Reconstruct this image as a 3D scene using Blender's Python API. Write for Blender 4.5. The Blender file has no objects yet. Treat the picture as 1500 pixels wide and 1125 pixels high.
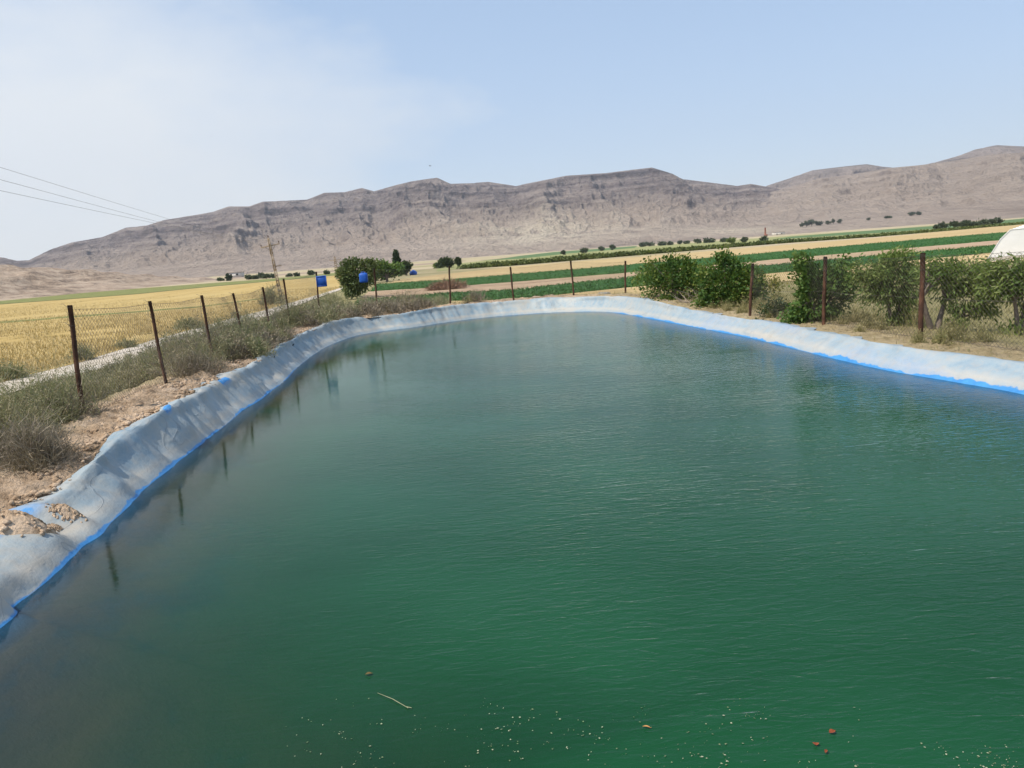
import bpy, math, random
import numpy as np
from mathutils import Vector

rng = np.random.default_rng(11)
random.seed(11)
SC = bpy.context.scene
COL = SC.collection
R = math.radians

# ------------------------------------------------------------------ camera model
FPX, W0, H0 = 1133.0, 1500.0, 1125.0       # focal length in photo pixels
CZ = 2.4                                    # eye above the water
PITCH, ROLL = R(9.66), R(4.2)
F_ = np.array([0, math.cos(PITCH), -math.sin(PITCH)])
R0 = np.array([1.0, 0, 0])
U0 = np.array([0, math.sin(PITCH), math.cos(PITCH)])
RT = R0 * math.cos(ROLL) - U0 * math.sin(ROLL)
UP = U0 * math.cos(ROLL) + R0 * math.sin(ROLL)
CAM = np.array([0, 0, CZ])


def ray(px, py):
    return F_ + RT * (px - W0 / 2) / FPX + UP * (H0 / 2 - py) / FPX


def at(px, py, z):
    """point of the sight line at height z"""
    d = ray(px, py)
    return CAM + d * (z - CZ) / d[2]


def pt(px, py, y):
    """point of the sight line at depth y"""
    d = ray(px, py)
    return CAM + d * y / d[1]


# ------------------------------------------------------------------ noise
def _h(i, j, s):
    n = (i.astype(np.int64) * 374761393 + j.astype(np.int64) * 668265263 + s * 974634777) & 0xFFFFFFFF
    n = ((n ^ (n >> 13)) * 1274126177) & 0xFFFFFFFF
    return ((n ^ (n >> 16)) & 0xFFFFFF) / float(0xFFFFFF)


def vn(x, y, s=0):
    x = np.asarray(x, float); y = np.asarray(y, float)
    i = np.floor(x); j = np.floor(y)
    u = x - i; v = y - j
    u = u * u * u * (u * (u * 6 - 15) + 10); v = v * v * v * (v * (v * 6 - 15) + 10)
    i = i.astype(np.int64); j = j.astype(np.int64)
    a = _h(i, j, s); b = _h(i + 1, j, s); c = _h(i, j + 1, s); d = _h(i + 1, j + 1, s)
    return (a * (1 - u) + b * u) * (1 - v) + (c * (1 - u) + d * u) * v


def fbm(x, y, o=4, s=0):
    t = 0; a = .5; n = 0
    for k in range(o):
        t = t + a * vn(x * 2 ** k, y * 2 ** k, s + k * 17); n += a; a *= .5
    return t / n


def ridged(x, y, o=4, s=0):
    t = 0; a = .5; n = 0
    for k in range(o):
        t = t + a * (1 - np.abs(2 * vn(x * 2 ** k, y * 2 ** k, s + k * 31) - 1)); n += a; a *= .55
    return t / n


def sst(a, b, x):
    t = np.clip((np.asarray(x, float) - a) / (b - a), 0, 1)
    return t * t * (3 - 2 * t)


# ------------------------------------------------------------------ mesh building
class MB:
    def __init__(s):
        s.v = []; s.f = []; s.n = 0

    def add(s, verts, faces):
        verts = np.asarray(verts, float).reshape(-1, 3)
        for f in faces:                      # list of index arrays, each (m, k)
            f = np.asarray(f, np.int64)
            if f.size:
                s.f.append(f.reshape(-1, f.shape[-1]) + s.n)
        s.v.append(verts); s.n += len(verts)

    def build(s, name, mat, parent=None, smooth=False, attrs=None, upward=False):
        me = bpy.data.meshes.new(name)
        v = np.concatenate(s.v) if s.v else np.zeros((0, 3))
        if upward:                              # turn every face of a sheet to look up
            for k, f in enumerate(s.f):
                e1 = v[f[:, 2]] - v[f[:, 0]]; e2 = v[f[:, -1]] - v[f[:, 1]]
                dn = (e1[:, 0] * e2[:, 1] - e1[:, 1] * e2[:, 0]) < 0
                f = f.copy(); f[dn] = f[dn][:, ::-1]; s.f[k] = f
        me.vertices.add(len(v)); me.vertices.foreach_set('co', v.astype(np.float32).ravel())
        tot = np.concatenate([np.full(len(f), f.shape[1]) for f in s.f]).astype(np.int32)
        idx = np.concatenate([f.ravel() for f in s.f]).astype(np.int32)
        st = np.concatenate([[0], np.cumsum(tot)[:-1]]).astype(np.int32)
        me.loops.add(len(idx)); me.loops.foreach_set('vertex_index', idx)
        me.polygons.add(len(tot)); me.polygons.foreach_set('loop_start', st)
        me.polygons.foreach_set('loop_total', tot)
        if smooth:
            me.polygons.foreach_set('use_smooth', np.ones(len(tot), bool))
        if attrs:
            for k, a in attrs.items():
                at_ = me.attributes.new(k, 'FLOAT', 'POINT'); at_.data.foreach_set('value', np.asarray(a, np.float32))
        me.update(calc_edges=True)
        if not smooth:
            pass
        o = bpy.data.objects.new(name, me); COL.objects.link(o)
        if mat is not None:
            me.materials.append(mat)
        if parent is not None:
            o.parent = parent
            o.matrix_parent_inverse = parent.matrix_world.inverted() if False else o.matrix_parent_inverse
        return o


def grid_faces(nr, nc, closed=False):
    r = np.arange(nr - 1)[:, None]
    c = np.arange(nc if closed else nc - 1)[None, :]
    c2 = (c + 1) % nc
    return np.stack([r * nc + c, r * nc + c2, (r + 1) * nc + c2, (r + 1) * nc + c], -1).reshape(-1, 4)


def box(mb, c, sx, sy, sz, ax=None, bev=0.0):
    """box of full sizes about c; ax = 3x3 rows of local axes; bevelled by an inset ring"""
    A = np.eye(3) if ax is None else np.asarray(ax, float)
    h = np.array([sx, sy, sz]) / 2
    b = min(bev, h.min() * .6)
    if b <= 0:
        s = np.array([[x, y, z] for z in (-1, 1) for y in (-1, 1) for x in (-1, 1)], float) * h
        mb.add(np.asarray(c) + s @ A, [[[0, 2, 3, 1], [4, 5, 7, 6], [0, 1, 5, 4], [2, 6, 7, 3], [0, 4, 6, 2], [1, 3, 7, 5]]])
        return
    rings = []
    for z, ins in ((-h[2], b), (-h[2] + b, 0), (h[2] - b, 0), (h[2], b)):
        x, y = h[0] - ins, h[1] - ins
        e = b
        rings.append([[x - e, -y, z], [x, -y + e, z], [x, y - e, z], [x - e, y, z], [-x + e, y, z], [-x, y - e, z], [-x, -y + e, z], [-x + e, -y, z]])
    v = np.array(rings).reshape(-1, 3)
    mb.add(np.asarray(c) + v @ A, [grid_faces(4, 8, True), [list(range(7, -1, -1))], [list(range(24, 32))]])


def tube(mb, path, rad, n=6, cap=True):
    p = np.asarray(path, float); k = len(p)
    rad = np.broadcast_to(np.asarray(rad, float), (k,))
    t = np.gradient(p, axis=0); t /= np.linalg.norm(t, axis=1)[:, None] + 1e-9
    ref = np.array([0, 0, 1.0]) if abs(t[:, 2]).mean() < .8 else np.array([1.0, 0, 0])
    a = np.cross(t, ref); a /= np.linalg.norm(a, axis=1)[:, None] + 1e-9
    b = np.cross(t, a)
    th = np.arange(n) * 2 * math.pi / n
    v = p[:, None] + rad[:, None, None] * (np.cos(th)[None, :, None] * a[:, None] + np.sin(th)[None, :, None] * b[:, None])
    fs = [grid_faces(k, n, True)]
    if cap:
        fs += [[list(range(n))], [list(range((k - 1) * n + n - 1, (k - 1) * n - 1, -1))]]
    mb.add(v.reshape(-1, 3), fs)


def unit(a):
    return a / (np.linalg.norm(a, axis=-1, keepdims=True) + 1e-9)


def leaves(mb, pos, ln, wd, up=.5, droop=0.0, dirs=None):
    """folded rhombic leaves scattered at pos"""
    n = len(pos)
    d = rng.normal(size=(n, 3)) if dirs is None else dirs + rng.normal(size=(n, 3)) * .5
    d[:, 2] -= droop; d = unit(d)
    q = rng.normal(size=(n, 3)); q[:, 2] += up
    s = unit(np.cross(d, q)); nn = np.cross(s, d)
    L = (ln * rng.uniform(.5, 1.4, n))[:, None]; Wd = (wd * rng.uniform(.7, 1.3, n))[:, None]
    v = np.stack([pos, pos + d * L * .45 + s * Wd * .5 + nn * Wd * .12, pos + d * L - nn * L * .1, pos + d * L * .45 - s * Wd * .5 + nn * Wd * .12], 1)
    i = np.arange(n)[:, None] * 4
    mb.add(v.reshape(-1, 3), [np.concatenate([i, i + 1, i + 2, i + 3], 1)])


def blades(mb, base, hgt, wd, lean=.35, segs=2):
    """thin curved stalks"""
    n = len(base)
    a = rng.uniform(0, 2 * math.pi, n)
    out = np.stack([np.cos(a), np.sin(a), np.zeros(n)], 1)
    side = np.stack([-np.sin(a + rng.normal(0, .9, n)), np.cos(a), np.zeros(n)], 1); side = unit(side)
    hgt = np.broadcast_to(hgt, (n,)); k = (hgt * np.abs(rng.normal(0, lean, n)))[:, None]
    up = np.array([0, 0, 1.0])[None] * hgt[:, None]
    w = np.broadcast_to(wd, (n,))[:, None]
    if segs == 1:
        v = np.stack([base - side * w / 2, base + side * w / 2, base + up + out * k], 1)
        i = np.arange(n)[:, None] * 3
        mb.add(v.reshape(-1, 3), [np.concatenate([i, i + 1, i + 2], 1)])
        return
    m = base + up * .55 + out * k * .3
    v = np.stack([base - side * w / 2, base + side * w / 2, m + side * w * .35, m - side * w * .35, base + up * .95 + out * k], 1)
    i = np.arange(n)[:, None] * 5
    mb.add(v.reshape(-1, 3), [np.concatenate([i, i + 1, i + 2, i + 3], 1), np.concatenate([i + 3, i + 2, i + 4], 1)])


def tag(o, label=None, cat=None, group=None, kind=None):
    if label: o['label'] = label
    if cat: o['category'] = cat
    if group: o['group'] = group
    if kind: o['kind'] = kind
    return o


def empty(name, loc):
    o = bpy.data.objects.new(name, None); COL.objects.link(o)
    o.location = Vector([float(q) for q in loc]); o.empty_display_size = .2
    return o


def rel(mb, loc):
    """move what was built in world space into the frame of a thing at loc"""
    mb.v = [v - np.asarray(loc)[None] for v in mb.v]
    return mb


def copy_tree(o, parent=None):
    c = o.copy(); COL.objects.link(c)
    if parent is not None: c.parent = parent
    for ch in list(o.children):
        copy_tree(ch, c)
    return c


# ------------------------------------------------------------------ materials
def nt(name):
    m = bpy.data.materials.new(name); m.use_nodes = True
    t = m.node_tree; t.nodes.clear()
    out = t.nodes.new('ShaderNodeOutputMaterial')
    return m, t, out


def N(t, typ, **kw):
    n = t.nodes.new(typ)
    for k, v in kw.items():
        if k.startswith('i_'):
            n.inputs[k[2:].replace('_', ' ')].default_value = v
        else:
            setattr(n, k, v)
    return n


def noise(t, vec, scale, detail=5, rough=.6, stretch=None, dist=0):
    if stretch is not None:
        mp = N(t, 'ShaderNodeMapping'); mp.inputs['Scale'].default_value = stretch[:3]
        if len(stretch) > 3: mp.inputs['Rotation'].default_value = (0, 0, stretch[3])
        t.links.new(vec, mp.inputs['Vector']); vec = mp.outputs['Vector']
    n = N(t, 'ShaderNodeTexNoise'); n.inputs['Scale'].default_value = scale
    n.inputs['Detail'].default_value = detail; n.inputs['Roughness'].default_value = rough
    n.inputs['Distortion'].default_value = dist
    t.links.new(vec, n.inputs['Vector'])
    return n.outputs['Fac']


def ramp(t, fac, stops):
    r = N(t, 'ShaderNodeValToRGB'); e = r.color_ramp.elements
    while len(e) < len(stops): e.new(.5)
    for x, (p, c) in zip(e, stops):
        x.position = p; x.color = (*c, 1) if len(c) == 3 else c
    t.links.new(fac, r.inputs['Fac'])
    return r.outputs['Color']


def mixc(t, fac, a, b, mode='MIX'):
    m = N(t, 'ShaderNodeMix', data_type='RGBA', blend_type=mode)
    for sock, val in ((m.inputs[0], fac), (m.inputs[6], a), (m.inputs[7], b)):
        if isinstance(val, (int, float)): sock.default_value = val
        elif isinstance(val, tuple): sock.default_value = (*val, 1)
        else: t.links.new(val, sock)
    return m.outputs[2]


def mth(t, op, a, b=None, clamp=False):
    m = N(t, 'ShaderNodeMath', operation=op, use_clamp=clamp)
    for s, val in zip(m.inputs, (a, b)):
        if val is None: continue
        if isinstance(val, (int, float)): s.default_value = val
        else: t.links.new(val, s)
    return m.outputs[0]


def bump(t, h, strength, dist):
    b = N(t, 'ShaderNodeBump'); b.inputs['Strength'].default_value = strength; b.inputs['Distance'].default_value = dist
    t.links.new(h, b.inputs['Height'])
    return b.outputs['Normal']


def principled(t, out, col, rough=.8, normal=None, spec=.3, metal=0):
    p = N(t, 'ShaderNodeBsdfPrincipled')
    if isinstance(col, tuple): p.inputs['Base Color'].default_value = (*col, 1)
    else: t.links.new(col, p.inputs['Base Color'])
    if isinstance(rough, (int, float)): p.inputs['Roughness'].default_value = rough
    else: t.links.new(rough, p.inputs['Roughness'])
    p.inputs['Specular IOR Level'].default_value = spec; p.inputs['Metallic'].default_value = metal
    if normal is not None: t.links.new(normal, p.inputs['Normal'])
    t.links.new(p.outputs[0], out.inputs['Surface'])
    return p


def oc(t):
    return N(t, 'ShaderNodeTexCoord').outputs['Object']


def wp(t):
    return N(t, 'ShaderNodeNewGeometry').outputs['Position']


def m_noise(name, stops, scale, rough=.85, b=None, stretch=None, detail=6, spec=.25, metal=0, second=None):
    m, t, out = nt(name); c = oc(t)
    f = noise(t, c, scale, detail, .62, stretch)
    col = ramp(t, f, stops)
    if second:                                     # a wide, soft change of tone
        f2 = noise(t, c, second[0], 3, .5)
        col = mixc(t, ramp(t, f2, [(.35, (0, 0, 0)), (.68, (1, 1, 1))]), col, second[1])
    nrm = None
    if b:
        nrm = bump(t, noise(t, c, b[0], 5, .65), b[1], b[2])
    principled(t, out, col, rough, nrm, spec, metal)
    return m


def m_leaf(name, cols, trans=.3, clump=1.2, tip=None):
    """leaf colours: one per leaf, swayed by a soft noise through the crown"""
    m, t, out = nt(name)
    g = N(t, 'ShaderNodeNewGeometry')
    f = noise(t, oc(t), clump, 2, .5)
    k = mth(t, 'ADD', mth(t, 'MULTIPLY', g.outputs['Random Per Island'], .6), mth(t, 'MULTIPLY', mth(t, 'SUBTRACT', f, .3), 1.0))
    n = len(cols)
    col = ramp(t, k, [((i + .15) / n, c) for i, c in enumerate(cols)])
    p = N(t, 'ShaderNodeBsdfPrincipled'); p.inputs['Roughness'].default_value = .55; p.inputs['Specular IOR Level'].default_value = .3
    t.links.new(col, p.inputs['Base Color'])
    tr = N(t, 'ShaderNodeBsdfTranslucent'); t.links.new(mixc(t, .5, col, (.16, .2, .02)), tr.inputs['Color'])
    mx = N(t, 'ShaderNodeMixShader'); mx.inputs[0].default_value = trans
    t.links.new(p.outputs[0], mx.inputs[1]); t.links.new(tr.outputs[0], mx.inputs[2])
    t.links.new(mx.outputs[0], out.inputs['Surface'])
    return m


LEAF_PIST = m_leaf('dark_round_leaf', [(.022, .055, .013), (.045, .105, .02), (.075, .15, .028), (.17, .2, .035)], .35)
LEAF_ALM = m_leaf('narrow_grey_green_leaf', [(.06, .105, .026), (.115, .185, .042), (.185, .25, .065), (.27, .31, .1)], .42)
LEAF_LUSH = m_leaf('fresh_green_leaf', [(.025, .06, .014), (.055, .115, .024), (.09, .165, .032), (.15, .21, .05)], .35)
LEAF_YEL = m_leaf('yellowing_leaf', [(.06, .09, .02), (.16, .17, .03), (.28, .24, .05)])
LEAF_DARK = m_leaf('far_dark_leaf', [(.022, .04, .018), (.035, .06, .022), (.06, .085, .03)], .2, .4)
LEAF_FAR = m_leaf('hazy_far_leaf', [(.05, .068, .045), (.075, .098, .06), (.11, .13, .08)], .2, .3)  # distance haze put into the leaf colour: paler, greyer greens
LEAF_CYP = m_leaf('cypress_leaf', [(.012, .03, .014), (.022, .045, .018), (.04, .065, .024)], .1, .8)
WEED = m_leaf('grey_green_weed', [(.09, .10, .05), (.17, .19, .095), (.25, .25, .13), (.34, .29, .17), (.4, .33, .2)], .3, .45)
WEED_DRY = m_leaf('dry_brown_weed', [(.09, .065, .05), (.17, .13, .095), (.27, .22, .165), (.36, .29, .2)], .15, 1.2)
STRAW = m_leaf('straw_stalk', [(.27, .185, .07), (.39, .275, .11), (.48, .36, .165), (.56, .44, .23)], .2, .12)
GRASS_DRY = m_leaf('dry_grass_blade', [(.12, .13, .045), (.21, .2, .08), (.31, .27, .12), (.42, .35, .18)], .25, .3)
BARK = m_noise('bark', [(.3, (.09, .07, .055)), (.7, (.25, .2, .16))], 14, .9, (30, .6, .02), (1, 1, .25))
TWIG = m_noise('dry_twig', [(.3, (.17, .13, .1)), (.7, (.36, .3, .24))], 10, .9)
RUST = m_noise('rusted_steel', [(.3, (.03, .018, .013)), (.5, (.075, .036, .022)), (.72, (.15, .075, .045))], 16, .85, (60, .5, .004), (1, 1, .35), spec=.2)
WIRE = m_noise('weathered_wire', [(.3, (.06, .05, .045)), (.7, (.16, .14, .12))], 8, .6, metal=.3)
CONC = m_noise('weathered_concrete', [(.3, (.2, .15, .10)), (.7, (.36, .29, .21))], 4, .9, (20, .4, .02))
CABLE = m_noise('aluminium_cable', [(.3, (.16, .16, .16)), (.7, (.26, .26, .26))], 2, .5, metal=.5)
PORC = m_noise('brown_porcelain', [(.3, (.08, .05, .035)), (.7, (.14, .09, .06))], 9, .3, spec=.5)
BLUEP = m_noise('blue_plastic', [(.3, (.005, .055, .28)), (.7, (.01, .085, .4))], 6, .45, (20, .15, .01), spec=.4)
BLUEC = m_noise('faded_blue_plastic', [(.3, (.008, .075, .36)), (.7, (.015, .11, .48))], 6, .5, (20, .15, .01), spec=.4)
FILMW = m_noise('white_greenhouse_film', [(.3, (.84, .82, .78)), (.7, (.9, .88, .85))], .7, .5, (3, .3, .05), spec=.35)
SKIRT = m_noise('beige_skirt_film', [(.3, (.42, .38, .32)), (.7, (.55, .5, .43))], 1.5, .7, (3, .3, .05))  # grey-beige band, darker than the white film above it
PIPE = m_noise('galvanised_pipe', [(.3, (.4, .41, .42)), (.7, (.55, .56, .57))], 5, .5, metal=.6)
BLOCK = m_noise('grey_block', [(.3, (.2, .19, .18)), (.7, (.36, .34, .31))], 9, .95, (25, .6, .02))
BRICK = m_noise('red_brick', [(.3, (.2, .075, .045)), (.7, (.32, .13, .08))], .8, .9)
LIMEW = m_noise('limewashed_wall', [(.3, (.5, .46, .4)), (.7, (.66, .62, .56))], .6, .9)
DARKOP = m_noise('dark_opening', [(.3, (.02, .02, .02)), (.7, (.05, .045, .04))], 2, .8)
BIRD = m_noise('dark_plumage', [(.3, (.02, .018, .016)), (.7, (.06, .05, .045))], 20, .8)
FLECK = m_leaf('floating_fleck', [(.07, .11, .045), (.17, .2, .1), (.38, .38, .26)], .1, 1.0)
LEAFO = m_noise('orange_dead_leaf', [(.3, (.3, .13, .035)), (.7, (.5, .27, .1))], 40, .6)
LEAFR = m_noise('red_dead_leaf', [(.3, (.13, .028, .012)), (.7, (.30, .075, .025))], 40, .6)
TWIGW = m_noise('bleached_twig', [(.3, (.16, .17, .09)), (.7, (.3, .3, .18))], 20, .7)
REDDRY = m_leaf('red_brown_brush', [(.14, .07, .045), (.24, .13, .085), (.32, .2, .13)], .1, .6)

SOIL_STOPS = [(.32, (.25, .165, .10)), (.5, (.5, .36, .24)), (.68, (.62, .47, .34))]
SOIL = m_noise('loose_pale_soil', SOIL_STOPS, 3.0, .95, (22, .9, .05), spec=.1)


def m_ground():
    m, t, out = nt('dry_plain')
    c = oc(t)
    a = N(t, 'ShaderNodeAttribute', attribute_name='soil').outputs['Fac']
    far = N(t, 'ShaderNodeAttribute', attribute_name='far').outputs['Fac']
    soil = ramp(t, noise(t, c, 3.0, 8, .65), SOIL_STOPS)
    dry = ramp(t, noise(t, c, .9, 8, .68), [(.3, (.17, .155, .07)), (.52, (.3, .26, .125)), (.75, (.42, .34, .19))])
    plain = ramp(t, noise(t, c, .012, 8, .6, (1, 2.5, 1)), [(.34, (.25, .23, .11)), (.5, (.42, .34, .21)), (.66, (.5, .41, .28))])
    col = mixc(t, a, mixc(t, far, dry, plain), soil)
    h = mth(t, 'ADD', noise(t, c, 16, 6, .7), mth(t, 'MULTIPLY', noise(t, c, 5, 4, .6), 1.5))
    principled(t, out, col, .95, bump(t, h, 1.0, .09), .1)
    return m


def m_field(name, stops, sc=2.0, rows=None, rot=0, b=(3, .6, .15), wide=None):
    """a field: noise along the drill rows plus a broad patchiness"""
    m, t, out = nt(name); c = oc(t)
    f = noise(t, c, sc, 8, .7)
    if rows:
        g = noise(t, c, 1.0, 5, .65, (rows[0], rows[1], 1, rot))
        f = mth(t, 'ADD', mth(t, 'MULTIPLY', f, .5), mth(t, 'MULTIPLY', g, .5))
    col = ramp(t, f, stops)
    if wide:
        w = noise(t, c, wide[0], 4, .55)
        col = mixc(t, mth(t, 'MULTIPLY', ramp(t, w, [(.4, (0, 0, 0)), (.65, (1, 1, 1))]), .75), col, wide[1])
    principled(t, out, col, .95, bump(t, noise(t, c, b[0], 6, .7), b[1], b[2]), .1)
    return m


GOLD = m_field('ripe_grain_field', [(.34, (.27, .19, .065)), (.5, (.42, .295, .11)), (.68, (.52, .385, .175))], 1.2, (.5, .06), R(24), (2.0, .7, .2), (.035, (.47, .35, .15)))
TANF = m_field('cut_straw_field', [(.38, (.32, .23, .105)), (.5, (.46, .34, .17)), (.64, (.55, .42, .235))], .8, (.03, .5), 0, (1.5, .6, .2), (.03, (.4, .285, .14)))
PINKF = m_field('ploughed_bare_field', [(.38, (.29, .19, .12)), (.5, (.41, .285, .19)), (.64, (.49, .36, .25))], .8, (.04, .6), 0, (1.2, .9, .3), (.04, (.37, .27, .16)))
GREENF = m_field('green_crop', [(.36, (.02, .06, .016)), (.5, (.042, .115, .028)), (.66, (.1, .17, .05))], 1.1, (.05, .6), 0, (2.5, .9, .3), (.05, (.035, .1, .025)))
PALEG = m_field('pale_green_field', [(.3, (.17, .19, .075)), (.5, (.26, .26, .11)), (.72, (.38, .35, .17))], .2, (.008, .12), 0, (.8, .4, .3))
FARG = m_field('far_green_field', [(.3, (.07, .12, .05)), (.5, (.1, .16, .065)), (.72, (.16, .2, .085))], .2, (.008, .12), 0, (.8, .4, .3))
OLIVE = m_field('olive_verge', [(.3, (.11, .13, .045)), (.5, (.18, .19, .065)), (.72, (.3, .26, .1))], .6, None, 0, (1.5, .7, .2))
ROADM = m_field('gravel_track', [(.3, (.4, .33, .26)), (.5, (.56, .49, .41)), (.72, (.66, .6, .52))], 2.5, (1.2, .2), R(25), (14, .8, .04), (.3, (.47, .4, .31)))


def m_liner():
    m, t, out = nt('dusty_blue_pond_liner')
    c = wp(t); sx = N(t, 'ShaderNodeSeparateXYZ'); t.links.new(c, sx.inputs[0])
    a = N(t, 'ShaderNodeAttribute', attribute_name='clean').outputs['Fac']      # washed or wiped places
    n1 = noise(t, c, 1.1, 6, .6, (1, .5, 1.5)); n2 = noise(t, c, 5.0, 5, .65); n3 = noise(t, c, 35, 3, .6)
    z = sx.outputs['Z']
    # the lap line: waves rinse the dust off close above the water
    lap = mth(t, 'SUBTRACT', 1.0, mth(t, 'MULTIPLY', mth(t, 'SUBTRACT', z, mth(t, 'SUBTRACT', mth(t, 'MULTIPLY', mth(t, 'MULTIPLY', n2, .06), mth(t, 'MULTIPLY', N(t, 'ShaderNodeAttribute', attribute_name='lap').outputs['Fac'], mth(t, 'ADD', .25, mth(t, 'MULTIPLY', ramp(t, noise(t, c, .75, 4, .6), [(.38, (0, 0, 0)), (.62, (1, 1, 1))]), 1.3)))), .012)), 70), True)
    wipe = ramp(t, mth(t, 'ADD', mth(t, 'MULTIPLY', a, .8), mth(t, 'MULTIPLY', mth(t, 'SUBTRACT', n1, .5), 1.1)), [(.42, (0, 0, 0)), (.72, (1, 1, 1))])
    k = mth(t, 'MAXIMUM', lap, mth(t, 'MULTIPLY', wipe, .42))
    k = mth(t, 'MAXIMUM', k, mth(t, 'MULTIPLY', mth(t, 'SUBTRACT', mth(t, 'ADD', a, mth(t, 'MULTIPLY', mth(t, 'SUBTRACT', n2, .5), .5)), .85), 6, True))
    dust = ramp(t, mth(t, 'ADD', mth(t, 'MULTIPLY', n1, .6), mth(t, 'MULTIPLY', n2, .4)), [(.34, (.17, .25, .31)), (.46, (.25, .31, .34)), (.56, (.31, .335, .33)), (.68, (.37, .34, .285))])
    # a silt line left just above the lap line
    silt = mth(t, 'MULTIPLY', mth(t, 'SUBTRACT', 1.0, mth(t, 'ABSOLUTE', mth(t, 'MULTIPLY', mth(t, 'SUBTRACT', z, .11), 14)), True), mth(t, 'MULTIPLY', n1, 1.1), True)
    dust = mixc(t, mth(t, 'MULTIPLY', ramp(t, noise(t, c, 2.2, 6, .7, (1.6, .5, .6)), [(.5, (0, 0, 0)), (.66, (1, 1, 1))]), .25), dust, (.43, .37, .29))
    dust = mixc(t, silt, dust, (.45, .39, .31))
    dust = mixc(t, mth(t, 'MULTIPLY', a, .5), dust, (.31, .38, .45))
    blue = ramp(t, n2, [(.3, (.035, .18, .43)), (.7, (.06, .25, .52))])
    col = mixc(t, k, dust, blue)
    # under water a coat of brown silt lies on the sheet
    n4 = noise(t, c, .9, 6, .62, (1, .6, 1)); mud = ramp(t, n4, [(.36, (.06, .10, .15)), (.45, (.13, .115, .11)), (.62, (.2, .15, .115))])
    under = mth(t, 'MULTIPLY', mth(t, 'SUBTRACT', -.01, z), 12, True)
    under = mth(t, 'MULTIPLY', under, mth(t, 'SUBTRACT', 1.0, mth(t, 'MULTIPLY', a, 1.6), True))
    col = mixc(t, mth(t, 'MULTIPLY', mth(t, 'MULTIPLY', mth(t, 'SUBTRACT', 0, z), 20, True), mth(t, 'MULTIPLY', a, 1.6), True), col, blue)
    col = mixc(t, under, col, mud)
    cr = mth(t, 'ABSOLUTE', mth(t, 'SUBTRACT', noise(t, c, 1.3, 2, .5, (1, .8, 1.2), .6), .5)); crm = mth(t, 'SUBTRACT', 1.0, mth(t, 'MULTIPLY', cr, 170), True)
    crm = mth(t, 'MULTIPLY', crm, mth(t, 'MULTIPLY', mth(t, 'SUBTRACT', 1.0, mth(t, 'MULTIPLY', a, 1.8), True), mth(t, 'MULTIPLY', z, 20, True)))
    col = mixc(t, mth(t, 'MULTIPLY', crm, .4), col, (.09, .11, .13))
    stk = ramp(t, noise(t, c, 1.0, 4, .6, (7, 7, .7)), [(.5, (0, 0, 0)), (.62, (1, 1, 1))])
    col = mixc(t, mth(t, 'MULTIPLY', mth(t, 'MULTIPLY', stk, .3), mth(t, 'SUBTRACT', 1.0, lap)), col, (.36, .33, .29))
    h = mth(t, 'ADD', mth(t, 'ADD', mth(t, 'MULTIPLY', n2, .6), mth(t, 'MULTIPLY', n3, .12)), mth(t, 'MULTIPLY', crm, .12))
    principled(t, out, col, .5, bump(t, h, .5, .05), .35)
    return m


def m_water():
    m, t, out = nt('green_pond_water')
    c = wp(t)
    mk = N(t, 'ShaderNodeAttribute', attribute_name='murk').outputs['Fac']
    # ripples: short wind waves, crests across the wind
    big = noise(t, c, 1.0, 2, .5, (3.6, 12, 1, R(-14)), 1.0)
    mid = noise(t, c, 1.0, 3, .55, (9, 27, 1, R(-20)), .8)
    fin = noise(t, c, 30, 2, .5, (.7, 1.6, 1, R(-10)))
    cm = N(t, 'ShaderNodeAttribute', attribute_name='lee').outputs['Fac']
    calm = mth(t, 'MULTIPLY', cm, ramp(t, noise(t, c, .22, 4, .55, (1, 1.8, 1)), [(.36, (.45, .45, .45)), (.6, (1, 1, 1))]))
    h = mth(t, 'ADD', mth(t, 'ADD', mth(t, 'MULTIPLY', big, 1.0), mth(t, 'MULTIPLY', mid, .55)), mth(t, 'MULTIPLY', fin, .1))
    h = mth(t, 'MULTIPLY', h, calm)
    nr = bump(t, h, 1.0, .0112)
    d = N(t, 'ShaderNodeBsdfDiffuse'); t.links.new(ramp(t, noise(t, c, .35, 4, .5), [(.35, (.004, .045, .0135)), (.65, (.008, .064, .023))]), d.inputs['Color'])
    t.links.new(nr, d.inputs['Normal'])
    tr = N(t, 'ShaderNodeBsdfTransparent'); tr.inputs['Color'].default_value = (.58, .62, .60, 1)
    mx = N(t, 'ShaderNodeMixShader'); t.links.new(mk, mx.inputs[0]); t.links.new(tr.outputs[0], mx.inputs[1]); t.links.new(d.outputs[0], mx.inputs[2])
    fr = N(t, 'ShaderNodeFresnel'); fr.inputs['IOR'].default_value = 1.27; t.links.new(nr, fr.inputs['Normal'])
    gl = N(t, 'ShaderNodeBsdfGlossy'); gl.inputs['Roughness'].default_value = .04; t.links.new(nr, gl.inputs['Normal'])
    m2 = N(t, 'ShaderNodeMixShader'); t.links.new(fr.outputs[0], m2.inputs[0]); t.links.new(mx.outputs[0], m2.inputs[1]); t.links.new(gl.outputs[0], m2.inputs[2])
    t.links.new(m2.outputs[0], out.inputs['Surface'])
    return m


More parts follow.
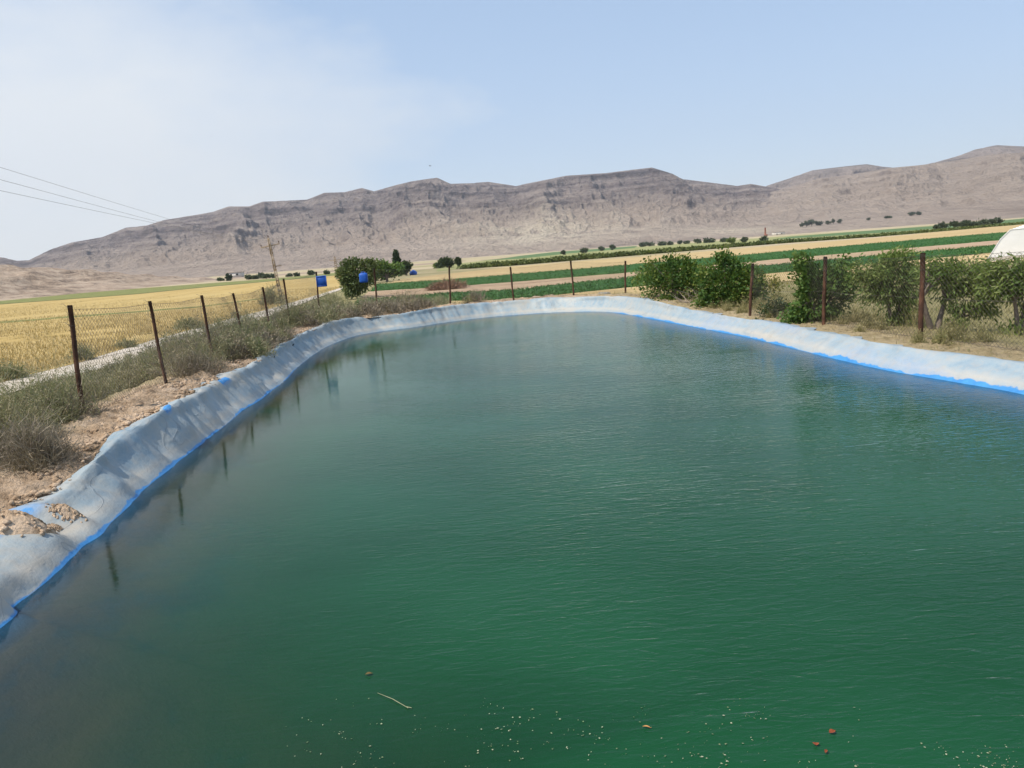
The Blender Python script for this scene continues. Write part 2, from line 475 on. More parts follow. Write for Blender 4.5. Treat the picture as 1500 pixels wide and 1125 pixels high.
def m_rock():
    m, t, out = nt('bare_rock_slopes')
    c = wp(t)
    hh = N(t, 'ShaderNodeAttribute', attribute_name='rel').outputs['Fac']       # 0 at the foot, 1 on the ridge
    pale = N(t, 'ShaderNodeAttribute', attribute_name='pale').outputs['Fac']
    g = N(t, 'ShaderNodeNewGeometry'); sx = N(t, 'ShaderNodeSeparateXYZ'); t.links.new(g.outputs['Normal'], sx.inputs[0])
    steep = ramp(t, sx.outputs['Z'], [(.55, (1, 1, 1)), (.9, (0, 0, 0))])
    n1 = noise(t, c, .004, 8, .65); n2 = noise(t, c, .03, 8, .7, (1, .4, 2.5)); strat = noise(t, c, .012, 6, .6, (.25, .25, 5.0))
    rock = ramp(t, mth(t, 'ADD', mth(t, 'MULTIPLY', strat, .6), mth(t, 'MULTIPLY', n2, .4)), [(.40, (.10, .08, .08)), (.47, (.20, .16, .152)), (.53, (.29, .235, .215)), (.60, (.38, .31, .275))])
    scree = ramp(t, mth(t, 'ADD', mth(t, 'MULTIPLY', n1, .5), mth(t, 'MULTIPLY', n2, .5)), [(.36, (.31, .24, .195)), (.5, (.45, .355, .285)), (.64, (.54, .435, .345))])
    k = mth(t, 'ADD', mth(t, 'MULTIPLY', steep, .55), mth(t, 'MULTIPLY', mth(t, 'SUBTRACT', hh, .27), 2.2), True)
    k = mth(t, 'ADD', k, mth(t, 'MULTIPLY', mth(t, 'SUBTRACT', n1, .5), 1.4), True)
    col = mixc(t, k, scree, rock)
    col = mixc(t, mth(t, 'MULTIPLY', pale, ramp(t, n2, [(.38, (.15, .15, .15)), (.55, (1, 1, 1))]), True), col, (.66, .56, .42))
    sp = noise(t, c, .11, 4, .7, (1, .5, 2)); col = mixc(t, mth(t, 'ADD', mth(t, 'MULTIPLY', k, .8), .2), col, ramp(t, sp, [(.38, (.8, .79, .79)), (.5, (1, 1, 1)), (.62, (1.13, 1.12, 1.11))]), 'MULTIPLY')
    h = mth(t, 'ADD', mth(t, 'ADD', n2, mth(t, 'MULTIPLY', sp, .5)), mth(t, 'MULTIPLY', strat, .6))
    principled(t, out, col, .95, bump(t, h, 1.0, 34.0), .05)
    return m


GROUND, LINER, WATER, ROCK = m_ground(), m_liner(), m_water(), m_rock()

# ------------------------------------------------------------------ pond outline
EDGE_PX = [(0, 921), (19, 890), (47, 868), (72, 849), (103, 818), (118, 802), (146, 785), (163, 765), (187, 743), (205, 722), (236, 697), (258, 679), (286, 656),
           (330, 623), (358, 600), (378, 588), (400, 571), (418, 557), (434, 540), (456, 522), (480, 507), (516, 493), (552, 486), (600, 480), (660, 471), (720, 464),
           (780, 459.5), (830, 457), (880, 456.5), (912, 459.5), (948, 466), (1000, 476), (1084, 492), (1140, 505), (1220, 525), (1300, 543), (1400, 560), (1500, 578)]
out0 = [at(x, y, 0)[:2] for x, y in EDGE_PX]
last, first = out0[-1], out0[0]
out0 += [np.array(q, float) for q in [(last[0] + .35, last[1] - 2.6), (last[0] + .6, last[1] - 5.2), (last[0] + .1, 2.2), (4.6, 1.35), (2, 1.1), (-.6, 1.2), (-2.6, 1.7), (first[0] - .05, first[1] - 2.0)]]
out0 = np.array(out0)


def closed_curve(p, n):
    m = len(p); t = np.linspace(0, m, m * 40, endpoint=False); i = t.astype(int); u = (t - i)[:, None]
    a, b, c, d = p[(i - 1) % m], p[i % m], p[(i + 1) % m], p[(i + 2) % m]
    q = .5 * (2 * b + (c - a) * u + (2 * a - 5 * b + 4 * c - d) * u ** 2 + (3 * b - a - 3 * c + d) * u ** 3)
    s = np.concatenate([[0], np.cumsum(np.linalg.norm(np.diff(np.vstack([q, q[:1]]), axis=0), axis=1))])
    L = s[-1]; w = np.linspace(0, L, n, endpoint=False); qq = np.vstack([q, q[:1]])
    return np.stack([np.interp(w, s, qq[:, 0]), np.interp(w, s, qq[:, 1])], 1), w, L


NO = 1500
OUT, ARC, LEN = closed_curve(out0, NO)
# smooth outward normals
sm = OUT.copy()
for _ in range(350):
    sm = .5 * sm + .25 * (np.roll(sm, 1, 0) + np.roll(sm, -1, 0))
tg = np.roll(sm, -3, 0) - np.roll(sm, 3, 0); tg = unit(tg)
NRM = np.stack([-tg[:, 1], tg[:, 0]], 1)
cen = OUT.mean(0)
if ((OUT - cen) * NRM).sum() < 0: NRM = -NRM
for _ in range(60):
    NRM = unit(.5 * NRM + .25 * (np.roll(NRM, 1, 0) + np.roll(NRM, -1, 0)))
SUB = OUT[::5]; SUBN = NRM[::5]


def pond_d(x, y):
    """signed distance to the waterline, positive outside"""
    x = np.atleast_1d(np.asarray(x, float)); y = np.atleast_1d(np.asarray(y, float))
    r = np.empty(len(x))
    for k in range(0, len(x), 20000):
        dx = x[k:k + 20000, None] - SUB[None, :, 0]; dy = y[k:k + 20000, None] - SUB[None, :, 1]
        d2 = dx * dx + dy * dy; i = d2.argmin(1); j = np.arange(len(i))
        sg = np.sign(dx[j, i] * SUBN[i, 0] + dy[j, i] * SUBN[i, 1])
        r[k:k + 20000] = np.sqrt(d2[j, i]) * sg
    return r


def base_z(x, y):
    """plain around the banks"""
    b = -.4 + .5 * sst(2, 7, x) * (1 - sst(22, 40, y)) * (1 - sst(22, 45, x))
    return b + .06 * (fbm(x * .25, y * .25, 3, 5) - .5)


def bank_z(x, y, d):
    crest = .50 - .19 * sst(2.5, 5.5, x) * (1 - sst(21, 26, y)) - .20 * (1 - sst(7.0, 10.5, y)) * (1 - sst(-1, 2, x)) + .05 * (fbm(x * .5, y * .5, 3, 9) - .5)
    w = 1.15 + .5 * fbm(x * .3, y * .3, 2, 3)
    return crest + (base_z(x, y) - crest) * sst(w, w + 3.4, d)


def ground_z(x, y):
    x = np.atleast_1d(np.asarray(x, float)); y = np.atleast_1d(np.asarray(y, float))
    return bank_z(x, y, pond_d(x, y))


left_near = (1 - sst(6.9, 7.9, OUT[:, 1])) * (OUT[:, 0] < 0)       # where the sheet lies far over the crest
leftf = 1.0 * (OUT[:, 0] < 0)
right = sst(1.5, 4.5, OUT[:, 0])
# ---- ground sheet: rings round the pond out to the horizon
dd = np.concatenate([np.arange(.46, 2.3, .05), np.geomspace(2.35, 24, 46), [30, 40, 55, 80, 120, 180, 280, 450, 800, 1600, 3500, 8000]])
rows = []; soil = []; far = []
for d in dd:
    x = OUT[:, 0] + NRM[:, 0] * d; y = OUT[:, 1] + NRM[:, 1] * d
    z = bank_z(x, y, np.full(NO, d))
    if d < 60:
        near = 1 - sst(14, 35, np.hypot(x, y))
        rough = sst(.55, .95, d) * (1 - sst(2.0, 3.4, d))
        z = z + .07 * rough * (ridged(x * 10, y * 10, 3, 27) - .6) + rough * (.15 * (fbm(x * 2.2, y * 2.2, 3, 21) - .42) + .13 * (ridged(x * 5.5, y * 5.5, 3, 22) - .55) * (.4 + .6 * near)) * (1 - .6 * right)
    else:
        z = np.full(NO, -.4)
    z = z - .065 * (1 - sst(.5, .8, d)) * (.25 + .75 * sst(.42, .55, fbm(x * 1.7, y * 1.7, 3, 25))) - .16 * (1 - sst(1.1, 1.5, d)) * left_near
    rows.append(np.stack([x, y, z], 1))
    soil.append((1 - sst(1.2, 2.8, d + .9 * (fbm(x * .8, y * .8, 3, 40) - .5))) * (1 - .55 * right))
    far.append(np.full(NO, sst(25, 200, d)))
mb = MB(); mb.add(np.array(rows).reshape(-1, 3), [grid_faces(len(dd), NO, True)])
tag(mb.build('ground', GROUND, smooth=True, upward=True, attrs={'soil': np.array(soil).ravel(), 'far': np.array(far).ravel()}), kind='structure')

# ---- liner: from the pond floor up over the crest, folded and creased
ld = np.concatenate([np.arange(-1.5, -.15, .15), np.arange(-.15, .46, .03), np.arange(.49, .97, .04)])
pz = np.interp(ld, [-1.5, -.6, -.2, 0, .2, .38, .48, .6, 1.0], [-.72, -.3, -.12, 0, .2, .42, .5, .53, .50])
lrows = []; clean = []; lapw = []
q_ = at(152, 778, 0)[:2]; s0_ = s_arc = ARC[((OUT - q_) ** 2).sum(1).argmin()]
flap = .10 * np.exp(-((ARC - s0_) / .10) ** 2) - .08 * np.exp(-((ARC - s0_ - .22) / .12) ** 2) - .06 * np.exp(-((ARC - s0_ + .25) / .16) ** 2)
s = ARC
edge_w = .62 + .30 * (fbm(s * .9, s * 0, 4, 61) - .5) * 2 + .2 * (vn(s * 3.1, s * 0, 62) - .5)
edge_w = np.clip(.6 + (edge_w - .6) * (.45 + .55 * sst(9, 14, OUT[:, 1])), .47, 1.2) + left_near * .55
for d, z0 in zip(ld, pz):
    k = np.clip(d / .97, 0, 1) if d > 0 else 0
    de = d if d <= .35 else .35 + (d - .35) * (edge_w - .35) / (.95 - .35)
    x = OUT[:, 0] + NRM[:, 0] * de; y = OUT[:, 1] + NRM[:, 1] * de
    up = sst(-.25, .15, d)
    # hanging folds: run down the slope, slanting, uneven spacing
    sk = s + d * .9 * (vn(s * .35, s * 0, 70) - .3)
    f1 = ridged(sk * .8, s * 0 + d * .35, 3, 71); f2 = ridged(sk * 2.3 + 9, s * 0 + d * .5, 3, 72)
    amt = .45 + .9 * leftf * (1 - .5 * sst(24, 30, OUT[:, 1]))
    f3 = ridged(sk * 6.5 + d * 2.5, s * 0 + d * 1.4, 2, 73)
    fold = ((.15 * (f1 - f1.mean()) + .11 * (f2 - f2.mean()) + .015 * (f3 - f3.mean())) * amt + flap * np.clip(1 - abs(d - .3) / .6, 0, 1)) * (.16 + .84 * sst(0, .22, d)) * up
    sag = .05 * (fbm(s * .25, s * 0, 2, 80) - .5) * up
    crest = bank_z(x, y, np.full(NO, .6)) if d > .09 else 0
    z = z0 + fold * .75 + sag
    if d > .09:
        z = z + (crest - .5) * sst(.1, .5, d) * 1.0 + left_near * sst(.5, .95, d) * .05 * (vn(s * 2, s * 0 + d * 3, 81) - .3)
    z = z + .006 * (vn(x * 9, y * 9, 90) - .5)
    x = x - NRM[:, 0] * fold * .75; y = y - NRM[:, 1] * fold * .75
    lrows.append(np.stack([x, y, z + 0 * s], 1))
    cl = .62 * right * (.3 + .9 * vn(s * .4, s * 0 + d * 1.3, 95)) + left_near * sst(.38, .56, d) * 1.3
    cl = cl + leftf * (1 - sst(12, 17, OUT[:, 1])) * sst(.3, .55, d) * 2.2 * sst(.62, .8, fbm(s * 1.6, s * 0 + d * 1.5, 2, 96))
    clean.append(np.clip(cl, 0, 1.3)); lapw.append(np.clip(1.0 + .9 * right * (1 - sst(11, 22, OUT[:, 1])) - .9 * leftf * sst(12, 22, OUT[:, 1]) - .8 * sst(26, 28.5, OUT[:, 1]), .06, 2))
AX0, AX1 = np.array([2.2, 4.2]), np.array([1.9, 24.0])


def to_axis(p, u):
    t = np.clip(((p - AX0) @ (AX1 - AX0)) / ((AX1 - AX0) @ (AX1 - AX0)), 0, 1)[:, None]
    return p * (1 - u) + (AX0 + t * (AX1 - AX0)) * u


inn = []
for u in (1, .8, .6, .45, .3, .2, .1):
    q = to_axis(lrows[0][:, :2], u); inn.append(np.stack([q[:, 0], q[:, 1], -.72 - 1.2 * u ** .7 + 0 * s], 1))
mb = MB(); mb.add(np.array(inn + lrows).reshape(-1, 3), [grid_faces(len(ld) + len(inn), NO, True)])
clean = [np.zeros(NO)] * len(inn) + clean; lapw = [np.ones(NO)] * len(inn) + lapw
liner_ob = mb.build('pond_liner', LINER, smooth=True, upward=True, attrs={'clean': np.array(clean).ravel(), 'lap': np.array(lapw).ravel()})
tag(liner_ob, 'dusty grey and blue plastic sheet lining the pond and folded over its banks', 'pond liner')

# ---- water sheet
wd_ = np.concatenate([[.09, 0, -.15, -.3, -.45], -np.geomspace(.6, 1.5, 6)])
wrows = []; murk = []


def murky(x, y, d, L):
    q = np.clip((d + .5 * (fbm(x * .8, y * .8, 3, 33) - .5)) / L, 0, 1)
    return np.clip(.08 + .92 * (1 - np.exp(-2.4 * q ** 1.9)) / (1 - math.exp(-2.4)), 0, 1)


Lm0 = 1.15 + .7 * right * (1 - sst(12, 20, OUT[:, 1])) + (1.4 + 2.0 * (1 - sst(3.4, 5.6, OUT[:, 1]))) * (1 - sst(-2.6, -.5, OUT[:, 0])) * (1 - .78 * sst(6, 13, OUT[:, 1]))
for d in wd_:
    x = OUT[:, 0] + NRM[:, 0] * d; y = OUT[:, 1] + NRM[:, 1] * d
    wrows.append(np.stack([x, y, 0 * x], 1))
    murk.append(murky(x, y, np.full(NO, -d), Lm0))
for u in (.08, .16, .26, .4, .6, .8, 1):
    q = to_axis(OUT - NRM * 1.5, u); wrows.append(np.stack([q[:, 0], q[:, 1], 0 * s], 1))
    murk.append(murky(q[:, 0], q[:, 1], -pond_d(q[:, 0], q[:, 1]), Lm0 * (1 - u) + 3.0 * u))
wa = np.array(wrows).reshape(-1, 3)
lee = .10 + .90 * sst(1.0, 5.5, -pond_d(wa[:, 0], wa[:, 1]) + 3.5 * sst(-1, 2.5, wa[:, 0]) * (1 - sst(24, 28, wa[:, 1]))) * (1 - .35 * sst(20, 28, wa[:, 1]))
mb = MB(); mb.add(np.array(wrows).reshape(-1, 3), [grid_faces(len(wrows), NO, True)])
tag(mb.build('water', WATER, smooth=True, upward=True, attrs={'murk': np.array(murk).ravel(), 'lee': lee}), kind='structure')

# ------------------------------------------------------------------ mountains
def prof(px):
    a = [];
    for x, y in px:
        d = ray(x, y); a.append((math.atan2(d[0], d[1]), d[2] / math.hypot(d[0], d[1])))
    a.sort(); a = np.array(a)
    return a[:, 0], a[:, 1]


A_PX = [(-120, 374), (-40, 375), (5, 378), (25, 383), (42, 382), (75, 366), (105, 356), (150, 348), (185, 334), (215, 331), (240, 323), (290, 315), (312, 311), (335, 303), (365, 303), (385, 296),
        (450, 293), (475, 283), (505, 282), (530, 276), (548, 281), (580, 272), (605, 266), (640, 261), (660, 270), (690, 269), (715, 267), (755, 273), (790, 266), (830, 258),
        (890, 254), (920, 250), (955, 246), (985, 255), (1000, 263), (1040, 268), (1080, 273), (1100, 270), (1122, 274), (1180, 285), (1300, 300), (1700, 330)]
B_PX = [(820, 372), (900, 350), (940, 335), (1000, 320), (1060, 303), (1120, 285), (1160, 274), (1200, 262), (1250, 256), (1300, 247), (1345, 243), (1400, 236), (1450, 228), (1500, 224), (1600, 222), (1700, 230)]
C_PX = [(1040, 310), (1100, 285), (1125, 272), (1150, 264), (1190, 250), (1240, 244), (1270, 241), (1295, 245), (1320, 247), (1350, 243), (1375, 237), (1400, 230), (1430, 219), (1460, 213), (1500, 215), (1600, 226), (1700, 240)]
PA, PB, PC = prof(A_PX), prof(B_PX), prof(C_PX)


def layer(az, r, P, base, ridge, seed, amp):
    T = np.interp(az, P[0], P[1], left=-.02, right=P[1][-1])
    x = az * ridge
    H = T * ridge + CZ
    Hc = np.clip(H, 0, None)
    s0 = (r - base) / (ridge - base)
    wx = x + 90 * (fbm(x / 260, r / 300, 3, seed) - .5)
    spur = ridged(wx / 210, r / 900, 3, seed + 1) - .55
    fine = ridged(wx / 62, r / 260, 4, seed + 2) - .55
    sw = sst(.1, .4, s0) * (1 - sst(.86, 1.0, s0))
    s_ = s0 + (.27 * spur + .07 * fine) * amp * sw
    g = np.where(s_ < .38, .15 * np.clip(s_, 0, None) / .38, .15 + .85 * np.clip((s_ - .38) / .62, 0, 1) ** 1.05)
    # step the upper slope into ledges of harder rock
    q = g * 7 + 2.2 * (fbm(x / 400, r / 700, 3, seed + 4) - .5)
    led = (np.floor(q) + sst(.35, .75, q - np.floor(q)) - q) / 7
    g = g + .42 * led * sst(.25, .5, g) * (1 - sst(.9, 1, s0)) * amp
    g = np.where(s0 > 1, 1 - (s0 - 1) * 1.4, np.minimum(g, 1.0))
    h = Hc * g
    det = ridged(x / 28, r / 60, 4, seed + 7) - .55
    h = h + Hc * .06 * det * sst(.2, .55, s0) * amp * (1 - .8 * sst(.82, 1, s0)) + Hc * .022 * (ridged(x / 11, r / 30, 3, seed + 9) - .55) * sst(.3, .6, s0) * (1 - .5 * sst(.9, 1, s0)) + 3 * (fbm(x / 15, r / 15, 3, seed + 8) - .5) * sst(.3, .6, s0)
    h = np.minimum(h, CZ + T * r * (.985 + .015 * sst(.93, 1.0, s0)))
    h = np.minimum(h, Hc * 1.004 + .6 * (vn(x / 9, r / 9, seed + 12) - .5))
    return np.where(Hc > 1, h, -3), np.clip(g, 0, 1)


def mount(x, y):
    az = np.arctan2(x, y); r = np.hypot(x, y)
    a, ga = layer(az, r, PA, 950, 2300, 100, 1.0)
    b, gb = layer(az, r, PB, 900, 2000, 200, .8)
    c, gc = layer(az, r, PC, 1500, 3100, 300, .7)
    h = np.maximum(np.maximum(a, b), c)
    g = np.where(h == a, ga, np.where(h == b, gb * .35, gc * .6))
    fan = 2.2 * sst(870, 1250, r) * (.6 + .4 * vn(az * 9, r / 500, 400)) - 1.4 * (1 - sst(865, 930, r))
    return np.maximum(h, 0) + fan - .4, g


AZ = np.linspace(math.atan2(*ray(-90, 380)[:2]), math.atan2(*ray(1590, 330)[:2]), 1250)
RR = np.concatenate([np.linspace(865, 1150, 50), np.linspace(1160, 2380, 260), np.linspace(2400, 3300, 90)])
az, rr = np.meshgrid(AZ, RR)
X, Y = np.sin(az) * rr, np.cos(az) * rr
Z, G = mount(X.ravel(), Y.ravel())
# pale quarried foot of the main slope
pc = pt(800, 352, 1350); pale = np.exp(-(((X - pc[0]) / 150) ** 2 + ((Y - pc[1]) / 260) ** 2)).ravel()
pc2 = pt(1085, 330, 1100); pale += .7 * np.exp(-(((X - pc2[0]) / 70) ** 2 + ((Y - pc2[1]) / 160) ** 2)).ravel()
mb = MB(); mb.add(np.stack([X.ravel(), Y.ravel(), Z], 1), [grid_faces(len(RR), len(AZ))])
tag(mb.build('mountains', ROCK, upward=True, attrs={'rel': G, 'pale': pale}), kind='structure')


def land_z(x, y):
    r = math.hypot(x, y)
    if r > 900:
        return max(float(mount(np.array([x]), np.array([y]))[0][0]), -.4)
    return float(ground_z(x, y)[0])


# low eroded hill on the left
HX = np.linspace(-330, -20, 190); HY = np.linspace(185, 430, 150)
hx, hy = np.meshgrid(HX, HY)
azh = hx / hy
top = np.interp(azh, [-.9, -.72, -.62, -.54, -.46, -.40, -.36], [13, 12.5, 10.5, 8.0, 4.6, 1.6, 0])
bas = np.interp(azh, [-.8, -.66, -.5, -.3], [190, 200, 225, 290])
sH = (np.hypot(hx, hy) - bas * 1.17) / 95
hz_ = top * sst(0, 1, sH + .35 * (ridged(hx / 26, hy / 40, 4, 500) - .55)) * (1 - sst(1.3, 2.2, sH)) + 1.2 * (fbm(hx / 12, hy / 12, 4, 501) - .5) * sst(.1, .5, sH)
hz_ += .9 * (np.floor(hz_ / 1.6) * 1.6 + 1.6 * sst(.3, .7, hz_ / 1.6 - np.floor(hz_ / 1.6)) - hz_) * sst(.2, .5, sH)
edge = np.minimum(np.minimum(hx - HX[0], HX[-1] - hx) / 20, np.minimum(hy - HY[0], HY[-1] - hy) / 12)
hz_ = hz_ * np.clip(edge, 0, 1) - .62 + .3 * sst(0, .2, sH)
HILL = m_field('eroded_hill', [(.42, (.13, .095, .07)), (.49, (.29, .215, .155)), (.58, (.43, .335, .25))], .25, (.02, .14), 0, (.35, .9, 1.2), (.02, (.42, .32, .24)))
mb = MB(); mb.add(np.stack([hx, hy, hz_], -1).reshape(-1, 3), [grid_faces(len(HY), len(HX))])
tag(mb.build('hill', HILL, upward=True), kind='structure')


# ------------------------------------------------------------------ fields and track
def sheet(name, lower, upper, z, mat, ns=140, nr=6, hgt=0.0, kind='structure', bumpy=0.0, far_max=900):
    """a strip of land between two photographed edges, laid on the plain at height z"""
    lx = np.array(lower, float); ux = np.array(upper, float)
    pl = np.linspace(0, 1, ns)

    def edge(e):
        t = np.interp(pl, np.linspace(0, 1, len(e)), np.arange(len(e)))
        # even spacing in photo x, then on the ground
        x = np.interp(pl, [0, 1], [e[0, 0], e[-1, 0]]); y = np.interp(x, e[:, 0], e[:, 1])
        o = []
        for a, b in zip(x, y):
            p = at(a, b, z) if ray(a, b)[2] < -1e-4 else None
            if p is None or p[1] > far_max or p[1] < 0: p = pt(a, b, far_max)
            o.append(p[:2])
        o = np.array(o); k = np.arange(ns)
        w = .012 * np.linalg.norm(o, axis=1)
        o[:, 1] += w * (fbm(k * .25, k * 0, 3, int(z * 1000) % 97 + 3) - .5)
        return o
    a, b = edge(lx), edge(ux)
    g = []
    for j in range(nr):
        u = j / (nr - 1); p = a * (1 - u) + b * u
        zz = np.full(ns, z)
        if hgt:
            zz = zz + hgt * (0 if j in (0, nr - 1) else 1) * (1 + bumpy * (vn(p[:, 0] * .8, p[:, 1] * .8, 7) - .5))
            if j in (1, nr - 2):
                p = (a if j == 1 else b) * .985 + (b if j == 1 else a) * .015
        g.append(np.stack([p[:, 0], p[:, 1], zz], 1))
    m = MB(); m.add(np.array(g).reshape(-1, 3), [grid_faces(nr, ns)])
    return tag(m.build(name, mat, upward=True), kind=kind), a, b


E0 = [(470, 452), (520, 448), (600, 445), (660, 441), (750, 438.5), (900, 423), (1110, 402), (1150, 398.5), (1283, 386.5), (1451, 370.5), (1560, 361)]
E1 = [(500, 441), (553, 439.5), (660, 431), (750, 427), (900, 410), (1150, 388), (1283, 376), (1451, 361.5), (1560, 352)]
E2 = [(500, 431), (553, 426), (660, 420), (750, 413), (900, 401), (1150, 378.7), (1283, 367.5), (1451, 353), (1560, 344)]
E3 = [(500, 421), (553, 417), (660, 410.5), (750, 403), (900, 390.6), (1150, 368.8), (1283, 357), (1451, 342.7), (1560, 334)]
E4 = [(560, 411), (600, 407.5), (660, 400.5), (750, 390.5), (900, 379), (1150, 358.7), (1283, 348.5), (1451, 332.5), (1560, 325)]
E5 = [(600, 403), (680, 393), (750, 385), (900, 373), (1150, 353.5), (1283, 345), (1451, 330), (1560, 322)]
E6 = [(620, 393), (680, 385), (750, 377.5), (900, 364.5), (1150, 346), (1283, 337), (1451, 324.5), (1560, 317)]


def sub(e, x0, x1=1560):
    e = np.array(e, float); xs = [x0] + [q for q in e[:, 0] if x0 < q < x1] + [x1]
    return [(q, float(np.interp(q, e[:, 0], e[:, 1]))) for q in xs]


_, g1a, g1b = sheet('field', sub(E0, 522), sub(E1, 530), -.36, GREENF, 200, 10, .10, 'structure', .8)
sheet('field', sub(E1, 524), sub(E2, 540), -.352, PINKF, 160, 8)
_, g2a, g2b = sheet('field', sub(E2, 545), sub(E3, 552), -.36, GREENF, 200, 10, .10, 'structure', .8)
sheet('field', sub(E3, 560), sub(E4, 590), -.352, TANF, 160, 8)
sheet('field', sub(E5, 640), sub(E6, 640), -.352, PALEG, 160, 8)
sheet('field', [(520, 462), (640, 458), (750, 452), (900, 440), (1000, 431), (1150, 412), (1283, 401), (1451, 385), (1560, 376)], sub(E0, 520), -.353, TANF, 140, 6)
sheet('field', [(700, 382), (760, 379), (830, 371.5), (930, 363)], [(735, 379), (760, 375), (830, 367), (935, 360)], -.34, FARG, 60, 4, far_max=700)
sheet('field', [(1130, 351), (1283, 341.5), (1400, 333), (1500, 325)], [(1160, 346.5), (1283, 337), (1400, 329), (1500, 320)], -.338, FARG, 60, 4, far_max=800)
# golden field left of the track, its olive verge, and the track
RF = [(-140, 596), (0, 560), (53, 546), (107, 533), (160, 517), (227, 497), (293, 479), (347, 464), (387, 454.5), (430, 442), (468, 431), (500, 421)]
RN = [(-140, 640), (0, 580), (60, 562), (110, 549), (176, 533), (240, 512), (300, 496), (345, 481), (387, 466), (430, 449), (470, 434.5), (504, 422.5)]
sheet('field', sub(RF, -140, 500), [(-140, 456), (0, 446), (200, 431), (300, 421), (400, 412), (500, 403)], -.352, GOLD, 160, 12)
sheet('field', [(-140, 455.5), (0, 445.5), (200, 430.5), (300, 420.5), (400, 411.5), (500, 402.5)], [(-140, 451), (0, 441), (133, 428), (300, 415.5), (400, 408), (500, 399)], -.345, OLIVE, 80, 4)
sheet('field', [(-140, 484), (0, 473.5), (293, 450), (420, 433)], [(-140, 482), (0, 471), (293, 448.5), (420, 432)], -.344, OLIVE, 80, 3)
tr_, ra, rb = sheet('track', sub(RN, -140, 504), sub(RF, -140, 500), -.362, ROADM, 160, 8)
tr_.name = 'dirt_track'

# ------------------------------------------------------------------ vegetation makers
def twig_pts(clumps, y, per, jit=.25):
    """tips of twigs inside a set of photographed leaf masses (px, py, rx, ry, density) at depth y"""
    tips = []; rad = []
    for c in clumps:
        px, py, rx, ry = c[:4]; dn = c[4] if len(c) > 4 else 1; yy = y + (c[5] if len(c) > 5 else 0)
        p = pt(px, py, yy); k = yy / FPX
        n = max(3, int(per * dn * (rx * ry) / 900.0))
        u = unit(rng.normal(size=(n, 3))) * (rng.uniform(.15, 1, n) ** .5)[:, None]
        tips.append(p + u * np.array([rx * k, .5 * (rx + ry) * k * 1.1, ry * k])); rad.append(np.full(n, 1.0))
    return np.concatenate(tips)


def tree(name, label, cat, base, clumps, y, leafmat, leaf=(.06, .045), per=40, nl=45, spread=.13, group=None, stems=None, droop=0.0, trunk_r=.035, up=.5, limbs=26):
    """trunk with limbs that run to the leaf masses; the crown is thousands of separate leaves"""
    base = np.asarray(base, float)
    root = empty(name, base); tag(root, label, cat, group)
    tips = twig_pts(clumps, y, per)
    mt = MB(); stems = stems or [base + [0, 0, .4]]
    fork = []
    for s_ in stems:
        s_ = np.asarray(s_, float)
        b0 = base + np.array([(s_ - base)[0] * .06, (s_ - base)[1] * .06, -.15])
        path = [b0 + (s_ - b0) * t + np.array([.05 * math.sin(t * 5 + s_[0]), .03 * math.cos(t * 6), 0]) * (1 - t) * t * 4 * np.linalg.norm(s_ - b0) * .35 for t in np.linspace(0, 1, 7)]
        tube(mt, path, np.linspace(trunk_r * 1.15, trunk_r * .6, 7), 7); fork.append(path[-1]); fork.append(path[4])
    fork = np.array(fork)
    pick = rng.permutation(len(tips))[:limbs]
    for i in pick:
        f = fork[np.linalg.norm(fork - tips[i], axis=1).argmin()]; e = tips[i]
        L = np.linalg.norm(e - f); mid = (f + e) / 2 + rng.normal(size=3) * .1 * L + [0, 0, .06 * L]
        path = [(1 - t) ** 2 * f + 2 * t * (1 - t) * mid + t * t * e for t in np.linspace(0, 1, 6)]
        tube(mt, path, np.linspace(trunk_r * .5, trunk_r * .12, 6), 5)
    rel(mt, base).build('trunk', BARK, root, smooth=True)
    mc = MB()
    ctr = tips.mean(0)
    n = len(tips) * nl
    c = np.repeat(tips, nl, 0)
    dirs = np.repeat(unit(tips - ctr), nl, 0)
    pos = c + rng.normal(size=(n, 3)) * spread * np.array([1, 1, .8])
    leaves(mc, pos, np.full(n, leaf[0]), np.full(n, leaf[1]), up, droop, dirs)
    rel(mc, base).build('crown', leafmat, root)
    return root


